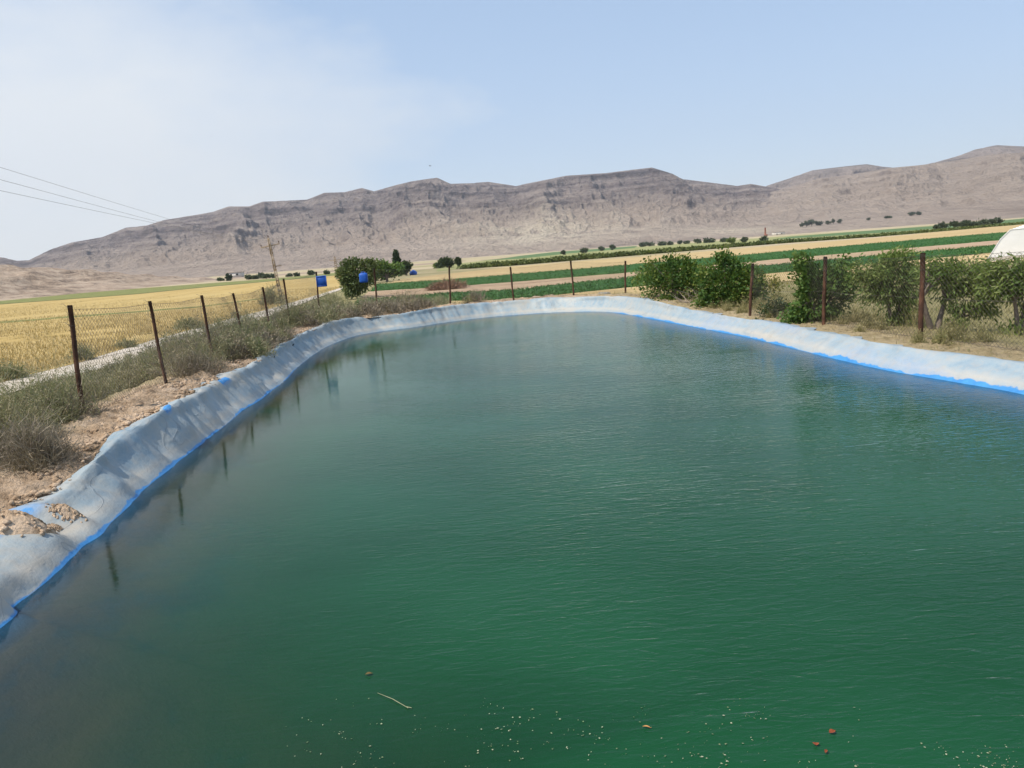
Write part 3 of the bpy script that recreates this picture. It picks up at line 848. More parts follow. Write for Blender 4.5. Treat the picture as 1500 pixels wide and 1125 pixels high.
def shrub_mesh(mb, c, r, h, n, blade=.02, leafn=0, leaf=.03):
    """a mound: stems spreading from the root, then short side twigs in every direction"""
    n0 = max(12, int(n * .3)); n1 = n - n0
    a = rng.uniform(0, 2 * math.pi, n0); el = rng.uniform(.12, 1.5, n0)
    tip = np.stack([np.cos(a) * np.cos(el) * r, np.sin(a) * np.cos(el) * r, np.sin(el) * h], 1) * rng.uniform(.55, 1.0, n0)[:, None]
    b = np.stack([np.cos(a), np.sin(a), 0 * a], 1) * (rng.uniform(0, .3, n0) * r)[:, None]
    k = rng.integers(0, n0, n1); t = rng.uniform(.3, 1, n1)[:, None]
    b2 = b[k] + (tip[k] - b[k]) * t
    d2 = unit(unit(tip[k] - b[k]) * .7 + rng.normal(size=(n1, 3)) * .6 + [0, 0, .25])
    tip2 = b2 + d2 * (min(r, h) * rng.uniform(.15, .45, n1))[:, None]
    B = np.concatenate([b, b2]) + np.asarray(c); T = np.concatenate([tip, tip2]) + np.asarray(c); T[:, 2] = np.maximum(T[:, 2], c[2] + .02)
    side = unit(np.cross(T - B, rng.normal(size=(n, 3)))) * (blade * rng.uniform(.5, 1.1, n))[:, None]
    m = (B + T) / 2 + rng.normal(size=(n, 3)) * .05 * r
    v = np.stack([B - side * .5, B + side * .5, m + side * .4, m - side * .4, T], 1)
    i = np.arange(n)[:, None] * 5
    mb.add(v.reshape(-1, 3), [np.concatenate([i, i + 1, i + 2, i + 3], 1), np.concatenate([i + 3, i + 2, i + 4], 1)])
    if leafn:
        k = rng.integers(0, n, leafn); t = rng.uniform(.35, 1, leafn)[:, None]
        pos = B[k] + (T[k] - B[k]) * t + rng.normal(size=(leafn, 3)) * .05 * r
        leaves(mb, pos, np.full(leafn, leaf), np.full(leafn, leaf * .5), .3)


def shrub(name, label, cat, c, r, h, n, mat, blade=.02, leafn=0, leaf=.03, group=None):
    m = MB(); shrub_mesh(m, (0, 0, -.03), r, h, n, blade, leafn, leaf)
    o = m.build(name, mat); o.location = Vector([float(q) for q in c])
    return tag(o, label, cat, group)


def gp(px, py, z=-.36):
    p = at(px, py, z); return np.array([p[0], p[1], land_z(p[0], p[1])])


# ------------------------------------------------------------------ the trees behind the right bank
def tb(px, y):
    p = pt(px, 440, y); return np.array([p[0], y, land_z(p[0], y)])


tree('pistachio_tree', 'dark green rounded bushy tree beside the last post of the far fence', 'tree', tb(990, 25.6),
     [(965, 412, 32, 28, 1.0, .8), (990, 405, 34, 25), (948, 408, 18, 15, .8, 2.2), (1000, 430, 32, 32), (985, 446, 26, 15), (1005, 456, 20, 12), (1012, 400, 18, 14), (957, 388, 9, 8), (985, 386, 9, 6), (1003, 388, 8, 6)],
     25.6, LEAF_PIST, (.085, .068), 55, 40, .13, 'trees behind the right bank', trunk_r=.05)
tree('pistachio_tree', 'dark green bushy tree with a thin shoot on top, dry grass against its foot', 'tree', tb(1066, 23),
     [(1060, 415, 34, 30), (1085, 420, 28, 36), (1045, 440, 25, 25), (1070, 450, 30, 26), (1100, 425, 16, 26), (1062, 385, 7, 12, 2), (1058, 378, 4, 6, 3), (1090, 395, 16, 10), (1035, 405, 14, 14), (1097, 464, 14, 14), (1060, 462, 26, 12), (1075, 474, 22, 8)],
     23.0, LEAF_PIST, (.082, .066), 55, 42, .12, 'trees behind the right bank', trunk_r=.05)
tree('yellowing_bush', 'small bush with yellowing leaves just behind a rusty post', 'bush', tb(1122, 27),
     [(1118, 412, 14, 10), (1128, 418, 12, 10), (1112, 424, 10, 12, .7)], 27, LEAF_YEL, (.08, .06), 60, 34, .11, trunk_r=.025, limbs=10)
tree('young_pistachio', 'vivid green low young growth tinted yellow in front of the dark bushy tree', 'bush', tb(1068, 22.8),
     [(1068, 428, 14, 12, .8), (1062, 455, 18, 16), (1080, 452, 14, 14), (1042, 398, 8, 6, .5)], 22.8, LEAF_LUSH, (.07, .05), 45, 36, .11, trunk_r=.02, limbs=10)
tree('leafy_tree', 'glossy green tree with one tall leaning shoot and leaves down to the blue sheet', 'tree', tb(1200, 17.8),
     [(1180, 395, 13, 16, 1.3), (1172, 383, 8, 7, 1.5), (1192, 420, 22, 20), (1215, 415, 26, 20), (1225, 400, 18, 12), (1185, 450, 26, 22), (1172, 470, 20, 16), (1200, 465, 22, 20), (1240, 425, 18, 18, .8), (1226, 458, 14, 20, .8), (1160, 478, 10, 8), (1232, 392, 8, 8)],
     17.8, LEAF_LUSH, (.085, .06), 48, 44, .105, 'trees behind the right bank', stems=[pt(1200, 432, 17.8), pt(1214, 440, 17.9), pt(1190, 440, 17.6)], trunk_r=.045)
tree('almond_tree', 'thick almond tree with drooping narrow leaves left of the nearest right post', 'tree', tb(1312, 16),
     [(1285, 408, 24, 18), (1310, 395, 24, 16), (1320, 378, 14, 8), (1300, 382, 10, 9), (1335, 405, 16, 18), (1300, 428, 24, 14), (1328, 438, 14, 16), (1320, 462, 18, 14), (1262, 400, 12, 14, .8), (1272, 430, 10, 7, .5), (1326, 480, 12, 6)],
     16.0, LEAF_ALM, (.105, .03), 50, 46, .11, 'trees behind the right bank', stems=[pt(1300, 440, 16), pt(1320, 435, 16.1)], droop=.55, trunk_r=.04)
tree('almond_tree', 'open almond tree forking low into pale limbs right of the nearest right post', 'tree', tb(1370, 15),
     [(1370, 396, 22, 14), (1400, 398, 26, 16), (1430, 402, 22, 16), (1398, 420, 24, 12), (1425, 428, 24, 16), (1418, 450, 22, 11), (1388, 438, 9, 10, .7), (1440, 452, 18, 9), (1360, 408, 9, 9), (1440, 390, 12, 8), (1402, 470, 12, 5, .6), (1385, 404, 12, 10)],
     15.0, LEAF_ALM, (.105, .032), 34, 46, .095, 'trees behind the right bank', stems=[pt(1351, 435, 14.9), pt(1400, 466, 15), pt(1384, 440, 15.2)], droop=.55, trunk_r=.06)
tree('almond_tree', 'almond tree cut off by the right edge of the photo, dark forked trunk', 'tree', tb(1497, 14.4),
     [(1465, 402, 22, 18), (1490, 398, 24, 16), (1515, 405, 24, 20), (1470, 425, 20, 16), (1500, 424, 24, 16), (1530, 425, 26, 20), (1478, 478, 12, 6, .8), (1494, 488, 9, 5, .8), (1520, 450, 20, 12), (1455, 428, 12, 10, .7)],
     14.4, LEAF_ALM, (.105, .032), 36, 46, .1, 'trees behind the right bank', stems=[pt(1486, 440, 14.4), pt(1500, 450, 14.5)], droop=.55, trunk_r=.05)
tree('low_bush', 'low dull green bush between the tall glossy tree and the leaning post', 'bush', tb(1137, 19.2),
     [(1131, 454, 20, 15), (1120, 464, 15, 12), (1147, 464, 14, 12), (1142, 448, 10, 9)], 19.2, LEAF_DARK, (.06, .045), 40, 34, .1, trunk_r=.02, limbs=10)
# leafless branches lying at the foot of the dark trees
mb = MB(); c0 = np.array(tb(1028, 24.2))
for k in range(46):
    a = rng.uniform(-1, 1); st = c0 + [rng.uniform(-.9, .9), rng.uniform(-.5, .5), 0.0]
    en = st + [rng.uniform(-.8, .8), rng.uniform(-.4, .4), rng.uniform(.05, .5)]
    mid = (st + en) / 2 + rng.normal(size=3) * .08
    tube(mb, [st, mid, en], [.012, .009, .004], 4)
tag(rel(mb, c0).build('brushwood', TWIG), 'heap of bare dry branches at the foot of the dark bushy trees', 'brushwood').location = Vector(c0.tolist())

# ------------------------------------------------------------------ grass and weeds
mb = MB()                                               # dry grass right of the pond
n = 110000
xs = rng.uniform(3, 26, n); ys = rng.uniform(7, 44, n)
keep = (xs / ys < .95); xs, ys = xs[keep], ys[keep]; d = pond_d(xs, ys)
k = (d > .7) & (rng.uniform(0, 1, len(d)) < np.where(d < 1.6, .55, 1) * (.25 + 1.2 * (fbm(xs * .7, ys * .7, 3, 77) > .46)))
xs, ys, d = xs[k], ys[k], d[k]
blades(mb, np.stack([xs, ys, bank_z(xs, ys, d) - .02], 1), rng.uniform(.07, .24, len(xs)) * np.where(d < 1.2, .5, 1), .009, .8)
tag(mb.build('dry_grass', GRASS_DRY), 'dry yellow grass under the trees along the right bank', 'grass', kind='stuff')

mb = MB()                                               # straw stalks of the golden field
n = 90000
u = rng.uniform(0, 1, n) ** 1.6; i = rng.integers(0, len(rb), n)
off = np.clip(u * 75, .6, None)
px_ = rb[i]; dirn = np.array([-.80, .60])
P = px_ + dirn[None] * off[:, None] + rng.normal(size=(n, 2)) * .3
k = (P[:, 1] < 130) & (np.abs(P[:, 0] / P[:, 1]) < .8) & (fbm(P[:, 0] * .12, P[:, 1] * .12, 3, 55) > .38)
P = P[k]
blades(mb, np.stack([P[:, 0], P[:, 1], np.full(len(P), -.36)], 1), rng.uniform(.08, .2, len(P)), .035, .6, 1)
tag(mb.build('grain_stalks', STRAW), 'ripe golden grain standing in the field left of the track', 'grain', kind='stuff')

mb = MB()                                               # crop plants breaking the edges of the green strips
for (a, b) in ((g1a, g1b), (g2a, g2b)):
    n = 26000; i = rng.integers(0, len(a), n); u = rng.beta(.5, .5, n)
    P = a[i] * (1 - u[:, None]) + b[i] * u[:, None] + rng.normal(size=(n, 2)) * .15
    pos = np.stack([P[:, 0], P[:, 1], rng.uniform(-.34, -.22, n)], 1)
    leaves(mb, pos, np.full(n, .16), np.full(n, .08), .6)
CROPL = m_leaf('crop_leaf', [(.02, .07, .02), (.04, .12, .03), (.07, .17, .045)], .25, .2)
tag(mb.build('crop_plants', CROPL), 'rows of green crop plants in the two long strips beyond the pond', 'crop', kind='stuff')

# weeds on the outer slope of the left bank, thinning beside the track
mb = MB(); md = MB()
cnt = 0
trackd = np.concatenate([ra, rb])
while cnt < 900:
    x, y = rng.uniform(-24, -3), 5.5 + 38.5 * rng.uniform(0, 1) ** 1.35
    if abs(x / y) > .85: continue
    d = float(pond_d(x, y)[0])
    j = np.argmin(((ra - [x, y]) ** 2).sum(1)); inside = (x - ra[j, 0]) > .25
    if d < (.68 + .8 * (y < 11)) * rng.uniform(.9, 1.25) or not inside: continue
    if y > 31 and d > 9 and rng.uniform() < .6: continue
    g_ = fbm(np.array([x * .5]), np.array([y * .5]), 3, 66)[0]
    if g_ < .36: continue
    sc = min(1.0, .5 + d * .25) * rng.uniform(.8, 1.9)
    z = float(bank_z(np.array([x]), np.array([y]), np.array([d]))[0])
    gap = x - ra[j, 0]
    if gap < 1.0: continue
    if gap < 3.2: sc *= .4 + .4 * gap / 3.2
    nn = int(np.interp(y, [6, 16, 40], [700, 420, 200])); bw = np.interp(y, [6, 16, 40], [.006, .010, .022])
    dry = rng.uniform() < .3 + .35 * (d < 2.1)
    shrub_mesh(md if dry else mb, (x, y, z - .03), .55 * sc, .62 * sc * (.75 if dry else 1), nn, bw, nn // 3 if dry else int(nn * 1.2), .028 if y < 16 else .05)
    cnt += 1
tag(mb.build('weeds', WEED), 'grey green weeds covering the slope between the left fence and the track', 'weeds', kind='stuff')
tag(md.build('dead_weeds', WEED_DRY), 'dead brown weeds among the green ones along the left fence', 'weeds', kind='stuff')
md = MB(); rt = np.where((OUT[:, 0] > 3.2) & (OUT[:, 1] > 12.5) & (OUT[:, 1] < 24))[0]
for k in range(60):
    i = rng.choice(rt); d = rng.uniform(.95, 2.6); x, y = OUT[i] + NRM[i] * d
    if fbm(np.array([y * .6]), np.array([x * .6]), 2, 68)[0] < .45: continue
    z = float(bank_z(np.array([x]), np.array([y]), np.array([d]))[0]); sc = rng.uniform(.5, 1.1) * min(1, .3 + d * .35)
    shrub_mesh(md, (x, y, z - .03), .45 * sc, .55 * sc, 300, .009, 120, .035)
tag(md.build('dry_undergrowth', GRASS_DRY), 'dry brown undergrowth between the right bank trees and the pond sheet', 'undergrowth', kind='stuff')
# dry tufts along the far bank
mb = MB()
for k in range(150):
    i = rng.integers(0, NO)
    if OUT[i, 1] < 24: continue
    d = rng.uniform(1.3, 8) ; x, y = OUT[i] + NRM[i] * d
    z = float(bank_z(np.array([x]), np.array([y]), np.array([d]))[0])
    shrub_mesh(mb, (x, y, z), rng.uniform(.3, .6), rng.uniform(.25, .5), 90, .03)
tag(mb.build('dry_tufts', GRASS_DRY), 'tufts of dry grass along the far bank', 'grass', kind='stuff')

shrub('dead_shrub', 'large dark brown round dead shrub on the left bank slope by the photo edge', 'shrub', (lambda p: (p[0], p[1], land_z(p[0], p[1]) - .05))(pt(58, 690, 8.6)), .62, .66, 3800, WEED_DRY, .006)
shrub('dry_tussock', 'wide brown tussock at the edge of the far bank between two posts', 'shrub', (lambda p: (p[0], p[1], land_z(p[0], p[1])))(pt(697, 447, 31.5)), .7, .6, 500, WEED_DRY, .02)
shrub('roadside_shrub', 'round olive shrub at the field edge beyond the track, third post beside it', 'shrub', gp(276, 482), .95, .75, 900, WEED, .03, 1400, .07, 'shrubs along the far edge of the track')
shrub('roadside_shrub', 'dark green shrub at the field edge just right of the nearest left post', 'shrub', gp(122, 527), .62, .62, 800, WEED, .022, 1400, .055, 'shrubs along the far edge of the track')
shrub('roadside_shrub', 'spreading dark shrub at the field edge on the left photo margin', 'shrub', gp(8, 556), 1.0, .65, 900, WEED, .022, 1600, .055, 'shrubs along the far edge of the track')
shrub('roadside_shrub', 'low pale shrub at the field edge behind the second left post', 'shrub', gp(185, 509), .8, .45, 600, WEED, .024, 600, .055, 'shrubs along the far edge of the track')
shrub('roadside_shrub', 'tall loose shrub at the foot of the big leaning power pole', 'shrub', gp(398, 446), 1.5, 1.5, 900, WEED, .04, 1400, .1, 'shrubs along the far edge of the track')
for lab, px, py, r, h in (('tall feathery weed standing between the left fence and the track', 322, 505, .6, 1.05), ('olive mound of weeds under the square blue panel', 478, 455, 1.7, 1.1), ('wide olive weed mound left of the dark round tree', 484, 446, 1.6, 1.1)):
    shrub('tall_weed', lab, 'weed', gp(px, py), r, h, 700, WEED, .03, 1000, .08)

# clods of dug soil on the bank
mb = MB(); ico = np.array([[0, 0, 1], [.89, 0, .45], [.28, .85, .45], [-.72, .53, .45], [-.72, -.53, .45], [.28, -.85, .45], [.72, .53, -.45], [-.28, .85, -.45], [-.89, 0, -.45], [-.28, -.85, -.45], [.72, -.53, -.45], [0, 0, -1]])
icf = np.array([[0, 1, 2], [0, 2, 3], [0, 3, 4], [0, 4, 5], [0, 5, 1], [1, 6, 2], [2, 7, 3], [3, 8, 4], [4, 9, 5], [5, 10, 1], [2, 6, 7], [3, 7, 8], [4, 8, 9], [5, 9, 10], [1, 10, 6], [6, 11, 7], [7, 11, 8], [8, 11, 9], [9, 11, 10], [10, 11, 6]])


def clods(mb, x, y, z, r):
    n = len(x)
    v = ico[None] * (r[:, None, None] * rng.uniform(.65, 1.25, (n, 12, 1))) * rng.uniform(.6, 1.2, (n, 1, 3)) * np.array([1, 1, .7])
    v = v + np.stack([x, y, z], 1)[:, None]
    mb.add(v.reshape(-1, 3), [(icf[None] + np.arange(n)[:, None, None] * 12).reshape(-1, 3)])


lft = np.where((OUT[:, 0] < 1) & (OUT[:, 1] > 4.5))[0]
i = rng.choice(lft, 5200); d = rng.uniform(.55, 2.1, 5200) + left_near[i] * .25
x = OUT[i, 0] + NRM[i, 0] * d; y = OUT[i, 1] + NRM[i, 1] * d
clods(mb, x, y, bank_z(x, y, d) + .03 * (ridged(x * 5.5, y * 5.5, 3, 22) - .3), .008 + .045 * rng.uniform(0, 1, 5200) ** 3.2)
i = rng.choice(np.where((OUT[:, 0] < -2) & (OUT[:, 1] > 4.5) & (OUT[:, 1] < 15))[0], 6500); d = rng.uniform(.55, 2.0, 6500) ** 1.1 + left_near[i] * .5
x = OUT[i, 0] + NRM[i, 0] * d; y = OUT[i, 1] + NRM[i, 1] * d; k = fbm(x * 1.6, y * 1.6, 3, 29) > .45
x, y, d = x[k], y[k], d[k]
clods(mb, x, y, bank_z(x, y, d) + .05 * (ridged(x * 5.5, y * 5.5, 3, 22) - .4), .008 + .05 * rng.uniform(0, 1, len(x)) ** 2.6)
tag(mb.build('soil_clods', SOIL), 'loose clods of pale soil scattered along the left bank', 'soil', kind='stuff')


from mathutils.bvhtree import BVHTree
bvh = BVHTree.FromPolygons([v_.co.copy() for v_ in liner_ob.data.vertices], [tuple(p_.vertices) for p_ in liner_ob.data.polygons])


def liner_z(x, y, dz=.5):
    h = bvh.ray_cast(Vector((x, y, 3)), Vector((0, 0, -1)))[0]
    return h.z if h is not None else dz


def heap(label, px, py, z, rx, ry, h):
    d_ = Vector(ray(px, py).tolist()).normalized(); hit = bvh.ray_cast(Vector((0, 0, CZ)), d_)[0]
    c = np.array(hit) if hit is not None else at(px, py, z); m = MB(); nr, na = 26, 60
    rr_, aa = np.meshgrid(np.linspace(0, 1, nr), np.linspace(0, 2 * math.pi, na, endpoint=False), indexing='ij')
    w = 1 + .35 * (vn(np.cos(aa) * 1.5 + 9, np.sin(aa) * 1.5 + px, 5) - .5)
    x = rr_ * np.cos(aa) * rx * w; y = rr_ * np.sin(aa) * ry * w
    z_ = h * (1 - rr_ ** 1.6) + h * .5 * (ridged(x * 14 + px, y * 14, 4, 8) - .6) * (1 - rr_ ** 4) - .05 * rr_ ** 6
    m.add(np.stack([x, y, z_], -1).reshape(-1, 3), [grid_faces(nr, na, True)])
    n = 90; q = rng.uniform(0, .95, n) ** .5; b = rng.uniform(0, 6.283, n)
    clods(m, q * np.cos(b) * rx * 1.15, q * np.sin(b) * ry * 1.15, np.maximum(h * (1 - q ** 1.6), .0), (.007 + .025 * min(1, rx / .3)) * .5 + .02 * min(1, rx / .3) * rng.uniform(0, 1, n) ** 2)
    for k_, v_ in enumerate(m.v):
        v_[:, 2] += np.array([liner_z(c[0] + q_[0], c[1] + q_[1], c[2]) for q_ in v_]) - c[2]
    o = m.build('soil_heap', SOIL, smooth=False); o.location = Vector(c.tolist())
    return tag(o, label, 'soil heap', 'small soil heaps on the pond sheet')


heap('larger heap of loose soil weighing down the blue sheet at the left edge', 22, 772, .55, .36, .24, .15)
heap('thin patch of soil on the blue part of the sheet', 95, 745, .55, .17, .08, .03)
heap('tiny lump of soil on the grey fold of the sheet', 80, 773, .52, .06, .045, .03)

# ------------------------------------------------------------------ fences
def post_mesh(a, b, r):
    m = MB(); a = np.asarray(a); b = np.asarray(b)
    k = np.linspace(0, 1, 7)
    tube(m, [a + (b - a) * t + np.array([.006 * math.sin(9 * t + a[0]), 0, 0]) for t in k], r, 8)
    return m


def fence(label, posts, z_lo, z_hi, group=None, tilt=0, s=.085, wr=.0021):
    """posts = (bottom px, bottom py, top px, top py, depth, radius)"""
    P = []
    for bx, by, tx, ty, y, r in posts:
        t = pt(tx, ty, y); b = pt(bx, by, y); P.append((b, t, r))
    c = P[0][0].copy(); root = empty('wire_fence', c); tag(root, label, 'fence', group)
    feet = []
    for b, t, r in P:
        ax = (t - b) / np.linalg.norm(t - b); g = land_z(b[0], b[1])
        foot = t - ax * (t[2] - (g - .25)) / ax[2]
        po = rel(post_mesh(foot, t, r), c).build('fence_post', RUST, root, smooth=True)
        for q in (.04, .3):                                    # twisted tie wires
            w = MB(); o = t - ax * q; th = np.linspace(0, 11, 22)
            ring = np.stack([np.cos(th) * (r + .004), np.sin(th) * (r + .004), th * .0016], 1) + o
            tail = np.array([ring[-1], ring[-1] + [-.03, -.02, .02], ring[-1] + [-.06, -.01, .05], ring[-1] + [-.09, -.02, .045]])
            tube(w, np.concatenate([ring, tail]), .0026, 4)
            rel(w, c).build('tie_wire', WIRE, po)
        feet.append((foot, t, ax, g))
    m = MB()
    for (f0, t0, a0, g0), (f1, t1, a1, g1) in zip(feet[:-1], feet[1:]):
        lo0 = t0 - a0 * (t0[2] - g0 - .04) / a0[2]; lo1 = t1 - a1 * (t1[2] - g1 - .04) / a1[2]
        hi0 = t0 - a0 * .05; hi1 = t1 - a1 * .05
        L = np.linalg.norm(lo1 - lo0); H = .5 * (np.linalg.norm(hi0 - lo0) + np.linalg.norm(hi1 - lo1))

        def S(u, v):
            u = np.asarray(u)[..., None] / L; v = np.asarray(v)[..., None] / H
            bow = np.array([0, 0, -.035]) * (u * (1 - u) * 4) * v + np.array([.05, .02, 0]) * np.sin(u * 7 + v * 5)
            return (lo0 * (1 - u) + lo1 * u) * (1 - v) + (hi0 * (1 - u) + hi1 * u) * v + bow
        for sg in (1, -1):
            for k in np.arange(-H, L, s) if sg == 1 else np.arange(0, L + H, s):
                # v runs 0..H, u = k + sg*v, clipped to 0..L
                v0, v1 = (max(0, -k), min(H, L - k)) if sg == 1 else (max(0, k - L), min(H, k))
                if v1 - v0 < .02: continue
                vv = np.linspace(v0, v1, 4); tube(m, S(k + sg * vv, vv), wr, 3, False)
        for v in (H, H * .5, .02):
            uu = np.linspace(0, L, 9); tube(m, S(uu, np.full(9, v)), wr * 1.3, 4, False)
    rel(m, c).build('wire_netting', WIRE, root)
    return root


fence('rusty post and wire fence beside the track, seven posts leaning left', [
    (125, 635, 102, 447, 11.0, .034), (241, 552, 219, 441, 13.8, .030), (311, 519, 295, 432.5, 16.6, .030), (359, 506, 341, 429.5, 19.4, .029),
    (396, 482, 384.5, 420.5, 22.2, .029), (427, 484, 415, 408, 25.0, .030), (469, 467, 463, 398, 27.9, .031)], 0, 1.4)
fence('rusty post and wire fence across the far bank, thin upright posts', [
    (553, 456, 548, 393, 30.4, .034), (660, 452, 658, 390, 30.6, .034), (753, 446, 747.5, 391, 30.8, .034), (841, 438, 836, 382, 31, .034), (916, 438, 916, 382, 30.6, .036)], 0, 1.3)
fence('rusty post and wire fence before the trees on the right bank', [
    (1098, 466, 1102.5, 386, 20.0, .038), (1206, 487, 1209, 376, 16.9, .042), (1348, 507, 1352, 370.5, 13.7, .044), (1620, 570, 1628, 352, 10.4, .044)], 0, 1.3)

# blue things hung on the fence
p = pt(471, 412, 27.8); root = empty('blue_board', p); tag(root, 'square dark blue plastic panel hung on the last post of the left fence', 'panel')
m = MB(); box(m, (0, 0, 0), .36, .05, .39, bev=.02); m.build('panel_sheet', BLUEP, root)
m = MB(); box(m, (-.165, -.03, 0), .03, .012, .36, bev=.004); box(m, (.165, -.03, 0), .03, .012, .36, bev=.004); box(m, (0, -.03, .17), .294, .012, .03, bev=.004); box(m, (0, -.03, -.17), .294, .012, .03, bev=.004); m.build('rim', BLUEP, root)
m = MB(); tube(m, [(-.16, 0, .2), (-.19, .02, .27), (-.2, .05, .3)], .006, 5); m.build('hook', WIRE, root)
p = pt(532.5, 407, 30.9); root = empty('blue_canister', p); tag(root, 'rounded bright blue plastic canister hung on the fence before the dark tree', 'canister')
m = MB(); rings = []
for z, w in ((-.19, .10), (-.175, .15), (-.12, .165), (.08, .165), (.155, .16), (.18, .12), (.19, .05)):
    th = np.linspace(0, 2 * math.pi, 20, endpoint=False)
    sx_ = np.sign(np.cos(th)) * np.abs(np.cos(th)) ** .6; sy_ = np.sign(np.sin(th)) * np.abs(np.sin(th)) ** .6
    rings.append(np.stack([sx_ * w, sy_ * w * .75, 0 * th + z], 1))
m.add(np.array(rings).reshape(-1, 3), [grid_faces(7, 20, True), [list(range(19, -1, -1))], [list(range(120, 140))]]); m.build('body', BLUEC, root, smooth=True)
m = MB(); tube(m, [(-.08, 0, .17), (-.07, 0, .225), (.05, 0, .225), (.07, 0, .17)], .014, 6); m.build('handle', BLUEC, root, smooth=True)
m = MB(); tube(m, [(.11, 0, .13), (.125, 0, .2)], .028, 8); m.build('cap', BLUEP, root)
m = MB(); tube(m, [(0, 0, .22), (.01, .06, .27), (.03, .1, .25)], .004, 4); m.build('wire_hook', WIRE, root)

# block and slab on the far bank
p = pt(885, 440, 32.0); zz = land_z(p[0], p[1])
m = MB(); box(m, (0, 0, .2), .46, .4, .42, np.array([[.94, .34, 0], [-.34, .94, 0], [0, 0, 1]]), .05)
for k in (0,): m.v[k] = m.v[k] + .03 * (rng.uniform(-1, 1, m.v[k].shape))
o = m.build('stone_block', BLOCK); o.location = (p[0], p[1], zz - .03); tag(o, 'squat grey stone block on the far bank between the last two far posts', 'stone block')
p = pt(873, 440, 31.8); zz = land_z(p[0], p[1])
m = MB(); box(m, (0, 0, .09), .42, .3, .12, np.array([[.98, -.17, .05], [.17, .98, 0], [-.05, 0, 1]]), .03); o = m.build('flat_stone', BLOCK); o.location = (p[0], p[1], zz - .02)
tag(o, 'flat grey slab lying left of the squat stone block', 'stone')

# ------------------------------------------------------------------ power line
def power_pole(label, b, t, hgt_scale, arm=1.1, detail=True, lower=True):
    b = np.asarray(b, float); t = np.asarray(t, float); L = np.linalg.norm(t - b); a = (t - b) / L
    g = land_z(b[0], b[1]); b = b - a * ((b[2] - g + .3) / a[2]); L = np.linalg.norm(t - b)
    xx = np.array([1.0, 0, 0]); xx = unit(xx - a * (xx @ a)); yy = np.cross(a, xx); A = np.array([xx, yy, a])
    root = empty('power_pole', (b[0], b[1], g)); tag(root, label, 'power pole', 'power poles along the track')
    o = np.array([b[0], b[1], g]); w0, w1 = .25 * hgt_scale, .15 * hgt_scale
    m = MB()                                            # ladder-like concrete shaft: two chords joined by rungs
    k = 9
    for sgn in (-1, 1):
        path = [b + (t - b) * u + xx * sgn * (w0 + (w1 - w0) * u) * .62 for u in np.linspace(0, 1, 5)]
        for p0, p1 in zip(path[:-1], path[1:]):
            d = unit(p1 - p0); ax = np.array([xx, yy, d]); box(m, (p0 + p1) / 2, .075, .14, np.linalg.norm(p1 - p0) + .002, ax)
    for u in np.linspace(.02, .985, k + 4):
        box(m, b + (t - b) * u, 2 * (w0 + (w1 - w0) * u) * .62, .10, .2, A)
    rel(m, o).build('shaft', CONC, root)
    m = MB(); ac = b + a * (L * .885); xt = unit(xx + a * .05)
    box(m, ac + yy * .11, arm * 1.9, .09, .1, np.array([xt, yy, np.cross(xt, yy)]), .01); rel(m, o).build('crossarm', CONC, root)
    tips = []
    for q in (-.9, .9):
        c = ac + yy * .11 + xt * arm * q; m = MB()
        tube(m, [c, c + a * .1, c + a * .14, c + a * .22, c + a * .28], [.02, .02, .07, .05, .03], 8); rel(m, o).build('insulator', PORC, root); tips.append(c + a * .27)
    m = MB(); tube(m, [t, t + a * .08, t + a * .12, t + a * .22, t + a * .28], [.02, .02, .07, .05, .03], 8); rel(m, o).build('insulator', PORC, root); tips.insert(1, t + a * .27)
    if detail:
        m = MB()
        for sgn in (-1, 1):
            m = MB(); tube(m, [ac + yy * .11 + xt * sgn * arm * .55, b + a * (L * .80) + xx * sgn * .06 + yy * .08], .02, 5)
            rel(m, o).build('brace', WIRE, root); m = MB()
        tube(m, [t + a * .1 - xx * .45, t - xx * .05, t + a * .35 - xx * .35], .018, 5); rel(m, o).build('bracket', WIRE, root)
    if lower:
        m = MB(); box(m, b + a * (L * .56) + xx * .33 + yy * .1, .62, .07, .08, A); rel(m, o).build('lower_bracket', CONC, root)
    return tips


